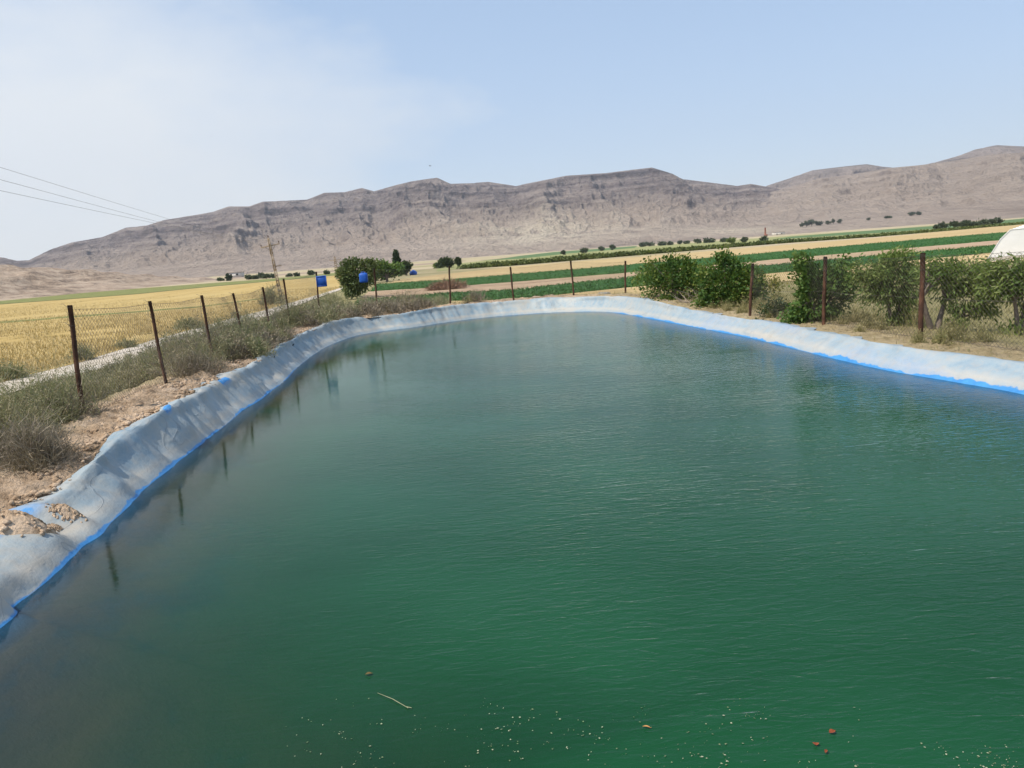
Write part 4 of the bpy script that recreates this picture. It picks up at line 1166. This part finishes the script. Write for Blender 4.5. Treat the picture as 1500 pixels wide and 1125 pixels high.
T1 = power_pole('tall leaning ladder-like concrete power pole at the end of the track', pt(412, 437, 74), pt(393, 349, 74), .72, .95)
T2 = power_pole('distant pale power pole standing left of the dark round tree', pt(494, 409, 150), pt(490.3, 377, 150), 1.7, 1.1, False, False)
T3 = power_pole('farthest power pole, its crossarm just above the dark round tree', pt(549, 407, 215), pt(547.5, 383, 215), 1.9, 1.3, False, False)
WPX = [(0, 279, 24.0), (0, 263, 25.0), (0, 245, 26.0)]
names = ['lowest of the three cables in the sky at upper left', 'middle of the three cables in the sky at upper left', 'topmost of the three cables in the sky at upper left']
MID = [(200, 332.5), (225, 329.5), (232, 323)]
for t1, t2, t3, (px, py, y), lab, (mx_, my_) in zip(T1, T2, T3, WPX, names, MID):
    e = pt(px, py, y); u = unit((e - t1)[:2]); f = e + (e - t1) * .55 + np.array([0, 0, .25])
    ym = t1[1] + (e[1] - t1[1]) * .65; mm = pt(mx_, my_, ym)
    # curve through pole, the two sighted points, and on past the camera's left
    s_ = np.linspace(0, 1.55, 60); so = np.array([0, .65, 1.0, 1.55]); zo = np.array([t1[2], mm[2], e[2], f[2]])
    zc = np.polyval(np.polyfit(so, zo, 3), s_); zc[0] = t1[2]
    path = np.stack([t1[0] + (e[0] - t1[0]) * s_, t1[1] + (e[1] - t1[1]) * s_, zc], 1)
    m = MB(); tube(m, path, .006, 5)
    for p0, p1 in ((t1, t2), (t2, t3)):
        q = np.linspace(0, 1, 24)[:, None]; pa = p0 * (1 - q) + p1 * q - np.array([0, 0, .9]) * (4 * q * (1 - q)); tube(m, pa, .004, 4)
    tag(m.build('power_cable', CABLE), lab, 'cable', 'power cables')

# ------------------------------------------------------------------ middle distance
def cloud_tree(name, label, cat, px, py, y, w, h, mat, leaf, nt_=40, nl=36, shape='round', group=None, trunk_r=None, base=None):
    """a free-standing tree: w,h in photo pixels at depth y, foot at py"""
    p = pt(px, py, y) if base is None else base; k = y / FPX; W, H = w * k, h * k; z = land_z(p[0], p[1])
    b = np.array([p[0], p[1], z]); H = max(H, .6) + max(0, p[2] - z)
    root = empty(name, b); tag(root, label, cat, group)
    if shape == 'cypress':
        t = rng.uniform(0, 1, nt_); r = W * .5 * np.sin(np.clip(t * .92 + .08, 0, 1) * math.pi) ** .7 * rng.uniform(.3, 1, nt_) ** .5; a = rng.uniform(0, 6.283, nt_)
        tips = np.stack([np.cos(a) * r, np.sin(a) * r, H * (.06 + .9 * t)], 1); sp = W * .12
    else:
        nb = 7; cs = unit(rng.normal(size=(nb, 3))) * rng.uniform(.2, .62, nb)[:, None]; cs[:, 2] *= .7; cs[0] = 0
        j = rng.integers(0, nb, nt_); u = unit(rng.normal(size=(nt_, 3))) * rng.uniform(.3, 1, nt_)[:, None] ** .5
        q = cs[j] + u * rng.uniform(.3, .5, nb)[j][:, None]
        lo = .08
        tips = np.stack([q[:, 0] * W * .55, q[:, 1] * W * .55, H * (lo + (1 - lo) * (.5 + q[:, 2] * .55))], 1); tips[:, 2] = np.clip(tips[:, 2], .08 * H, H * 1.02); sp = W * .075
    m = MB(); r0 = trunk_r or max(.05, W * .04)
    tube(m, [(0, 0, -.2), (.02 * W, 0, H * .2), (-.01 * W, .01 * W, H * .45), (0, 0, H * .75)], [r0 * 1.2, r0, r0 * .7, r0 * .25], 6)
    for i in rng.permutation(nt_)[:8]:
        tube(m, [(0, 0, H * .18), tips[i] * .55 + [0, 0, H * .08], tips[i]], [r0 * .6, r0 * .4, r0 * .12], 4)
    m.build('trunk', BARK, root, smooth=True)
    m = MB(); pos = np.repeat(tips, nl, 0) + rng.normal(size=(nt_ * nl, 3)) * sp
    leaves(m, pos, np.full(len(pos), leaf), np.full(len(pos), leaf * .7), .5, 0, np.repeat(unit(tips - [0, 0, H * .4]), nl, 0)); m.build('crown', mat, root)
    return root


LEAF_ROUND = m_leaf('dull_green_leaf', [(.04, .065, .022), (.075, .11, .036), (.115, .155, .05), (.19, .21, .09)], .3, .8)
# round tree behind the fence: shaped after its outline
tree('pomegranate_tree', 'dark round-topped tree narrowing to its foot behind the blue canister', 'tree', gp(516, 434),
     [(505, 404, 8, 9), (517, 400, 8, 12), (531, 402, 9, 10), (543, 397, 6, 7, .8), (511, 415, 10, 9), (526, 414, 11, 9), (539, 408, 7, 7), (516, 426, 8, 6), (500, 398, 4, 4, 1.5), (512, 388, 4, 5, 1.6), (520, 384, 3, 4, 1.6), (530, 388, 4, 5, 1.4), (540, 384, 4, 3, 1.5), (547, 388, 3, 3, 1.5), (505, 390, 3, 4, 1.3), (524, 424, 6, 6)],
     62, LEAF_ROUND, (.24, .12), 250, 30, .17, trunk_r=.09)
cloud_tree('green_bush', 'broad mid green bush right of the dark round tree', 'bush', 567, 415, 108, 44, 30, LEAF_LUSH, .38, 80, 42)
cloud_tree('cypress', 'slim dark cypress rising above the bushes', 'tree', 583, 404, 150, 8, 35, LEAF_CYP, .4, 110, 30, 'cypress')
cloud_tree('dark_bush', 'rounded dark bush right of the cypress', 'bush', 596, 404, 140, 22, 21, LEAF_DARK, .42, 60, 40)
p = pt(606, 406, 142); zz = land_z(p[0], p[1])
m = MB(); xs_, ys_ = np.meshgrid(np.linspace(-1, 1, 22), np.linspace(-1, 1, 16))
rr_ = np.hypot(xs_, ys_); zt = .95 * np.clip(1 - rr_ ** 2.2, 0, 1) ** .6 * (.75 + .5 * vn(xs_ * 2 + 3, ys_ * 2, 3)); m.add(np.stack([xs_ * .9, ys_ * .7, zt - .03 + .45], -1).reshape(-1, 3), [grid_faces(16, 22)])
box(m, (0, 0, .22), 1.5, 1.1, .5)
o = m.build('blue_tarp_heap', BLUEC); o.scale = (.8, .8, .62); o.location = (p[0], p[1], zz); tag(o, 'small bright blue covered heap beside the dark bush right of the cypress', 'covered heap')
cloud_tree('dark_bush', 'dark bush standing alone behind the second far post', 'bush', 655, 394, 200, 25, 13, LEAF_DARK, .55, 46, 36)
cloud_tree('small_tree', 'slim young tree right of the lone dark bush, at the hedge end', 'tree', 672, 395, 190, 9, 17, LEAF_DARK, .5, 30, 34)
cloud_tree('grey_shrub', 'low grey green shrub left of the lone dark bush', 'bush', 640, 394, 205, 16, 6, LEAF_ALM, .5, 30, 30)
# red-brown brush pile on the bare strip
p = gp(655, 424); m = MB()
n = 1500; u = unit(rng.normal(size=(n, 3))) * rng.uniform(.2, 1, n)[:, None] ** .5; u[:, 2] = np.abs(u[:, 2]); leaves(m, u * [1.9, 1.0, .75], np.full(n, .5), np.full(n, .05), 0)
o = m.build('brush_pile', REDDRY); o.location = Vector(p.tolist()); tag(o, 'reddish brown pile of dry brush on the bare strip behind the second far post', 'brush pile')

# hedge row across the plain
hp = [(678, 394), (750, 389), (900, 376.5), (1020, 366.5), (1150, 356), (1283, 346.8), (1520, 326.5)]
m = MB(); n = 26000
xq = rng.uniform(0, 1, n); e = np.array(hp); xx_ = e[0, 0] + (e[-1, 0] - e[0, 0]) * xq; yy_ = np.interp(xx_, e[:, 0], e[:, 1])
gpt = np.array([at(a, b, -.38) for a, b in zip(xx_, yy_)])
hh = .85 * (.6 + .6 * vn(xx_ * .35, xx_ * 0, 12)) * np.interp(xx_, [678, 900, 1150, 1283, 1520], [.95, 1, .8, .5, .45])
w = rng.normal(size=n)
pos = gpt + np.stack([rng.normal(size=n) * .5, w * 1.1, np.abs(rng.uniform(0, 1, n)) ** .7 * hh], 1)
leaves(m, pos, np.full(n, .55), np.full(n, .35), .6)
HEDGE = m_leaf('hedge_leaf', [(.04, .06, .015), (.075, .1, .022), (.13, .15, .035)], .2, .06)
tag(m.build('hedge_row', HEDGE), 'long dark green hedge row crossing the plain behind the tan strip', 'hedge')

# trees far out on the plain
FT = []
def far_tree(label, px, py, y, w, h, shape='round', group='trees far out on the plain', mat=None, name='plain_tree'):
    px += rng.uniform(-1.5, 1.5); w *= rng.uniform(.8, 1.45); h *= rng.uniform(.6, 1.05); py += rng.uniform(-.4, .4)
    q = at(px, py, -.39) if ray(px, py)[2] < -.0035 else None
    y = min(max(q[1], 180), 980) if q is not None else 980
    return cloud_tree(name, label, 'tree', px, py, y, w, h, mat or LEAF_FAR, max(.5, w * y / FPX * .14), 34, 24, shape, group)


row_g = 'bush row behind the hedge'
for px, py, w, h, lab in ((826, 374, 9, 8, 'first round tree from the left on the small far green patch'), (857, 371, 9, 8, 'second round tree from the left on the small far green patch'),
                          (881, 368, 10, 6, 'low tree, third from the left on the small far green patch'), (898, 366.5, 9, 9, 'tall tree at the right end of the small far green patch')):
    far_tree(lab, px, py, 520, w, h, group='trees on the small far green patch')
for k, (px, py, w, h) in enumerate(((940, 362, 11, 5), (951, 361, 9, 6), (969, 360, 12, 5), (981, 359, 10, 6), (995, 358, 12, 8), (1007, 357.5, 8, 5), (1020, 357, 14, 8), (1039, 355.5, 12, 7), (1060, 355, 14, 6))):
    far_tree('low dark tree of the loose row behind the hedge', px, py, 480, w, h, group=row_g)
far_tree('taller pale grey tree at the right end of the loose row behind the hedge', 1072, 357, 420, 11, 13, mat=LEAF_ALM)
far_tree('broad dark tree just left of the lone round tree on the hedge', 1091, 355, 420, 14, 9)
far_tree('lone round dark tree standing at the hedge, near the brick chimney', 1121, 355, 300, 15, 11)
pg = 'grove of trees at the mountain foot'
for px, w, h in ((1177, 7, 11), (1183, 7, 12), (1190, 8, 12), (1197, 7, 11), (1203, 7, 10), (1212, 8, 8), (1221, 7, 9), (1229, 8, 7)):
    far_tree('dark tree of the small grove at the mountain foot', px, 338.5 - (px - 1177) * .06, 820, w, h, group=pg)
for px, py, w, h, lab in ((1273, 330, 7, 4, 'tiny lone bush at the mountain foot right of the small grove'), (1302, 327, 9, 3, 'flat low bush between the small grove and the big dark trees'), (1334, 324.5, 9, 6, 'small bush left of the big dark trees'), (1345, 324, 9, 6, 'small bush nearest the big dark trees')):
    far_tree(lab, px, py, 850, w, h)
for px, py, w, h in ((1372, 337, 9, 10), (1383, 336, 15, 14), (1396, 335, 16, 16), (1409, 333, 13, 12), (1416, 332.5, 11, 14)):
    far_tree('dark tree in the left one of the two big dark clumps beyond the strips', px, py, 520, w, h, group='left big clump of trees beyond the strips')
for px, py, w, h in ((1431, 332, 13, 12), (1441, 331, 14, 15), (1453, 330, 14, 14), (1462, 329, 10, 11)):
    far_tree('dark tree in the right one of the two big dark clumps beyond the strips', px, py, 520, w, h, group='right big clump of trees beyond the strips')
for px, py, w, h in ((323, 411.5, 7, 6), (367, 409.5, 10, 7), (375, 409, 9, 7), (384, 408.5, 9, 7), (392, 408, 10, 8), (399, 407, 8, 8), (423, 405.5, 10, 5), (433, 405, 9, 4)):
    far_tree('small dark tree of the far row beyond the golden field', px, py, 420, w, h, group='far tree row beyond the golden field')
far_tree('slim pointed tree in the far row beside the little pale house', 334.5, 411.5, 420, 5, 11, 'cypress', mat=LEAF_CYP)
far_tree('round dark tree in the far row between the leaning pole and the blue panel', 457, 403, 400, 11, 9)
far_tree('small bush in the far row right behind the blue panel', 478, 402, 400, 9, 5)


def house(label, px, py, y, wx, wy, h, mat=LIMEW):
    p = pt(px, py, y); z = land_z(p[0], p[1]); root = empty('pale_house', (p[0], p[1], z)); tag(root, label, 'house')
    m = MB(); box(m, (0, 0, h / 2 - .2), wx, wy, h + .4); m.build('wall', mat, root)
    m = MB(); box(m, (0, 0, h + .13), wx + .5, wy + .5, .22, bev=.03); m.build('roof', CONC, root)
    m = MB(); box(m, (-wx * .2, -wy / 2 - .02, 1.0), 1.0, .06, 2.0); m.build('door', DARKOP, root)
    m = MB(); box(m, (wx * .22, -wy / 2 - .02, 1.6), 1.2, .06, 1.0); m.build('window', DARKOP, root)
    return root


house('tiny pale flat-roofed house in the far tree row beyond the golden field', 346, 411, 430, 8, 5, 2.6)
house('tiny whitish house at the mountain foot between chimney and grove', 1140, 340, 840, 12, 6, 3.0)
p = pt(1121, 341, 830); zz = land_z(p[0], p[1]); root = empty('brick_chimney', (p[0], p[1], zz)); tag(root, 'lone red brick chimney at the mountain foot', 'chimney')
m = MB(); tube(m, [(0, 0, -.5), (0, 0, 4), (0, 0, 8.2)], [1.1, .9, .7], 12); m.build('shaft', BRICK, root, smooth=True)
m = MB(); tube(m, [(0, 0, 8.2), (0, 0, 8.5), (0, 0, 8.8)], [.85, .9, .85], 12); m.build('rim', BRICK, root)
m = MB(); box(m, (0, -1.6, .8), 3.0, 2.2, 2.2, bev=.1); m.build('firebox', BRICK, root)

# greenhouse at the right edge
g0 = at(1446, 384, -.38); axd = unit(np.array([.93, .37, 0])); ac = np.array([-axd[1], axd[0], 0]); GL = 30.0
gz = land_z(g0[0], g0[1])
root = empty('greenhouse', (g0[0], g0[1], gz)); tag(root, 'white plastic greenhouse tunnel at the right photo edge behind the almond trees', 'greenhouse')
# end profile stands square to the view, the tunnel runs away behind it
wv = unit(np.array([1.0, -.12, 0])); lv = unit(np.array([.72, 1.0, 0]))
GP = [(0, 0), (.04, .26), (.75, 1.42), (1.3, 1.95), (2.6, 1.99), (4.6, 2.0), (6.6, 1.99), (7.9, 1.95), (8.5, 1.42), (9.16, .26), (9.2, 0)]
up_ = np.array([0, 0, 1.0]); m = MB()
nl_ = 16; V = []
for j in range(nl_):
    for q, (a, b) in enumerate(GP[1:-1]):
        sagv = -.03 * (j % 2) * (b > .5); V.append(wv * a + up_ * (b + sagv) + lv * (j * GL / (nl_ - 1)))
m.add(np.array(V), [grid_faces(nl_, 9)]); m.build('roof_film', FILMW, root)
m = MB(); V = [wv * a + up_ * b for a, b in GP[1:-1]] ; m.add(np.array(V) - lv * .01, [[list(range(9))]])
m.build('end_wall', FILMW, root); m = MB(); V2 = [wv * a + up_ * b + lv * GL for a, b in GP[1:-1]]; m.add(np.array(V2) + lv * .01, [[list(range(8, -1, -1))]]); m.build('end_wall', FILMW, root)
m = MB()
for o_, v_ in ((lv * -.03, wv * 9.2),):
    m.add(np.array([o_, o_ + v_, o_ + v_ + up_ * .48, o_ + up_ * .30 + wv * .05]) - lv * .02, [[[0, 1, 2, 3]]])
m.add(np.array([[0, 0, 0], lv * GL, lv * GL + up_ * .27, up_ * .27]) - wv * .03, [[[0, 1, 2, 3]]]); m.build('skirt', SKIRT, root)
m = MB(); hoop = [wv * a + up_ * b - lv * .04 for a, b in GP]; tube(m, hoop, .012, 5)
tube(m, [wv * .0 - lv * .06 + up_ * .02, wv * 9.2 - lv * .06 + up_ * .02], .035, 5); m.build('end_hoop', FILMW, root)

# ------------------------------------------------------------------ birds
def bird(label, px, py, y, span, roll):
    c = pt(px, py, y); m = MB()
    tube(m, [(-.5, 0, 0), (-.36, 0, .01), (-.1, 0, 0), (.15, 0, 0), (.36, 0, .03), (.46, 0, .035), (.56, 0, .02)], np.array([.02, .06, .12, .11, .07, .075, .012]) * .9, 8)
    for sg in (-1, 1):
        st = [(-.12, .02, .0, .28), (-.05, .35, .16, .24), (-.1, .75, .14, .17), (-.28, 1.05, .04, .04)]
        v = []
        for x, yy, z, ch in st:
            v += [(x + ch * .55, sg * yy, z + .02), (x - ch * .5, sg * yy, z - .005), (x, sg * yy, z + .045)]
        v = np.array(v); f = []
        for i in range(3):
            a = i * 3; f += [[a, a + 2, a + 5, a + 3], [a + 2, a + 1, a + 4, a + 5], [a + 1, a, a + 3, a + 4]]
        m.add(v, [f])
    m.add(np.array([(-.42, -.05, 0), (-.42, .05, 0), (-.72, .13, 0), (-.72, -.13, 0), (-.45, 0, .02)]), [[[0, 1, 2, 3]]])
    o = m.build('bird', BIRD, smooth=False); o.location = Vector(c.tolist()); s_ = span / 2.1; o.scale = (s_, s_, s_); o.rotation_euler = (R(roll), R(8), R(15))
    return tag(o, label, 'bird')


bird('dark bird gliding above the highest middle part of the mountain', 630, 243, 70, .46, 12)
bird('tiny dark bird in the pale sky at upper left', 310, 200, 110, .3, -20)

# ------------------------------------------------------------------ things afloat
m = MB(); cl = []
def flo(px, py, n, sx, sy):
    for _ in range(n):
        x, y = px + rng.normal() * sx, py + rng.normal() * sy
        if y > 1000 + rng.uniform(0, 30) and y < 1180: cl.append(at(x, y, .004))
for _ in range(110):
    px, py = rng.uniform(430, 1130), rng.uniform(1020, 1150); flo(px, py, rng.integers(1, 7), 9, 5)
for _ in range(40):
    px, py = rng.uniform(1000, 1500), rng.uniform(1040, 1150); flo(px, py, rng.integers(1, 5), 9, 5)
for _ in range(14):
    px, py = rng.uniform(1370, 1500), rng.uniform(1090, 1130); flo(px, py, 7, 14, 5)
cl = np.array(cl); n = len(cl); sz = .0022 + .0065 * rng.uniform(0, 1, n) ** 2.5
a = rng.uniform(0, 6.283, n); d1 = np.stack([np.cos(a), np.sin(a), 0 * a], 1); d2 = np.stack([-np.sin(a), np.cos(a), 0 * a], 1); as_ = rng.uniform(.25, .9, n)[:, None]
v = np.stack([cl - d1 * sz[:, None], cl - d2 * sz[:, None] * as_ + [0, 0, .002], cl + d1 * sz[:, None] * .8, cl + d2 * sz[:, None] * as_ * .8], 1)
i = np.arange(n)[:, None] * 4; m.add(v.reshape(-1, 3), [np.concatenate([i, i + 1, i + 2, i + 3], 1)])
tag(m.build('floating_litter', FLECK), 'pale flecks of plant litter floating on the near water', 'litter', kind='stuff')
m = MB(); p0, p1 = at(553, 1015, .006), at(598, 1037, .006); tube(m, [p0, (p0 + p1) / 2 + [0, .006, .004], p1], [.0014, .0021, .0018], 6); tube(m, [p1 * .9 + p0 * .1, p1 + [.02, -.008, .004]], .002, 5)
tag(rel(m, p0).build('twig', TWIGW, smooth=True), 'thin pale straw-like twig floating on the green water', 'twig').location = Vector(p0.tolist())


def leaf_obj(name, label, px, py, L, Wd, ang, mat, group=None):
    c = at(px, py, .006); m = MB(); t = np.linspace(0, 1, 9); w = Wd * np.sin(t * math.pi) ** .8 * .5
    x = (t - .5) * L; zc = .006 * np.sin(t * 3)
    v = np.concatenate([np.stack([x, w, zc + .005], 1), np.stack([x, 0 * w, zc], 1), np.stack([x, -w, zc + .004], 1)])
    m.add(v, [grid_faces(3, 9)]); tube(m, [(L * .5, 0, .003), (L * .62, .004, .005)], .0012, 4)
    o = m.build(name, mat, smooth=True); o.location = Vector(c.tolist()); o.rotation_euler = (0, 0, R(ang)); return tag(o, label, 'leaf', group)


leaf_obj('dead_leaf', 'slim orange dead leaf floating alone near the photo bottom', 947, 1066, .04, .010, -22, LEAFO)
leaf_obj('dead_leaf', 'crumpled orange red leaf, topmost of the three floating together', 1219, 1073, .036, .027, 20, LEAFR, 'three floating leaves')
leaf_obj('dead_leaf', 'dull red leaf, leftmost of the three floating together', 1195, 1091, .02, .03, 80, LEAFR, 'three floating leaves')
leaf_obj('dead_leaf', 'small slanting red-orange leaf, lowest of the three floating together', 1210, 1102, .027, .014, 55, LEAFR, 'three floating leaves')
leaf_obj('dead_leaf', 'dull brownish leaf on the water above the floating twig', 540, 988, .04, .02, 10, m_noise('sodden_leaf', [(.3, (.1, .06, .02)), (.7, (.16, .1, .03))], 30, .7))

# ------------------------------------------------------------------ air
HAZE = 0.00011
if HAZE:
    m = MB(); box(m, (0, 1900, 265), 8000, 4400, 540)
    m.v[0][:, 2] = np.where(m.v[0][:, 2] < 100, -4.0, 620.0)
    hm, t, out = nt('thin_dusty_air'); pv = N(t, 'ShaderNodeVolumePrincipled'); pv.inputs['Color'].default_value = (.86, .90, .97, 1)
    pv.inputs['Density'].default_value = HAZE; pv.inputs['Anisotropy'].default_value = .2
    t.links.new(pv.outputs[0], out.inputs['Volume'])
    tag(m.build('haze', hm), kind='stuff')

# ------------------------------------------------------------------ sky, sun, camera
SUN_EL, SUN_AZ = R(54), R(-118)      # azimuth from +Y towards +X
w = bpy.data.worlds.new("World"); SC.world = w; w.use_nodes = True
t = w.node_tree; t.nodes.clear()
sky = N(t, 'ShaderNodeTexSky', sky_type='NISHITA'); sky.sun_disc = False; sky.sun_elevation = SUN_EL; sky.sun_rotation = SUN_AZ
sky.air_density = 1.0; sky.dust_density = 3.0; sky.ozone_density = 1.6; sky.altitude = 1500
tc = N(t, 'ShaderNodeTexCoord'); v = tc.outputs['Generated']; sx = N(t, 'ShaderNodeSeparateXYZ'); t.links.new(v, sx.inputs[0])
# thin high cloud: a veil on the left, soft edges, and dusty haze near the horizon
n1 = noise(t, v, 1.6, 6, .55, (1, 1, 2.4)); n2 = noise(t, v, 5.0, 5, .6, (1, 1, 2.2))
f = mth(t, 'ADD', mth(t, 'MULTIPLY', n1, .75), mth(t, 'MULTIPLY', n2, .25))
veil = mth(t, 'ADD', f, mth(t, 'MULTIPLY', mth(t, 'SUBTRACT', mth(t, 'MINIMUM', mth(t, 'MULTIPLY', sx.outputs['X'], -1), .42), .2), 1.1))
veil = mth(t, 'SUBTRACT', veil, mth(t, 'MULTIPLY', mth(t, 'MAXIMUM', mth(t, 'SUBTRACT', sx.outputs['Z'], .17), 0), 1.6))
veil = ramp(t, veil, [(.40, (0, 0, 0)), (.52, (.5, .5, .5)), (.72, (1, 1, 1))])
hor = mth(t, 'POWER', mth(t, 'SUBTRACT', 1.0, mth(t, 'ABSOLUTE', sx.outputs['Z']), True), 7.0)
K = .15
bg_haze = mixc(t, mth(t, 'ADD', mth(t, 'MULTIPLY', hor, .42), .5), sky.outputs[0], mixc(t, hor, (.42 / K, .585 / K, .80 / K), (.68 / K, .715 / K, .745 / K)))
col = mixc(t, mth(t, 'MULTIPLY', veil, .82), bg_haze, (.76 / K, .78 / K, .79 / K))
bg = N(t, 'ShaderNodeBackground'); bg.inputs['Strength'].default_value = K; t.links.new(col, bg.inputs['Color'])
ow = N(t, 'ShaderNodeOutputWorld'); t.links.new(bg.outputs[0], ow.inputs['Surface'])

sl = bpy.data.lights.new('sun', 'SUN'); sl.energy = 4.6; sl.angle = R(.5); sl.color = (1, .94, .84)
so = bpy.data.objects.new('sun', sl); COL.objects.link(so)
sd = Vector((math.sin(SUN_AZ) * math.cos(SUN_EL), math.cos(SUN_AZ) * math.cos(SUN_EL), math.sin(SUN_EL)))
so.rotation_euler = (-sd).to_track_quat('-Z', 'Y').to_euler()

cd = bpy.data.cameras.new('camera'); cd.sensor_width = 36; cd.lens = 36 * FPX / W0; cd.clip_start = .05; cd.clip_end = 20000
co = bpy.data.objects.new('camera', cd); COL.objects.link(co)
from mathutils import Matrix
M_ = Matrix(((RT[0], UP[0], -F_[0], 0), (RT[1], UP[1], -F_[1], 0), (RT[2], UP[2], -F_[2], CZ), (0, 0, 0, 1)))
co.matrix_world = M_; SC.camera = co
vs = SC.view_settings; vs.view_transform = 'Standard'; vs.look = 'None'; vs.exposure = 0.26; vs.gamma = 1; vs.use_curve_mapping = False
SC.cycles.max_bounces = 8; SC.cycles.transparent_max_bounces = 12; SC.cycles.volume_bounces = 0
SC.cycles.use_adaptive_sampling = True; SC.cycles.use_denoising = True
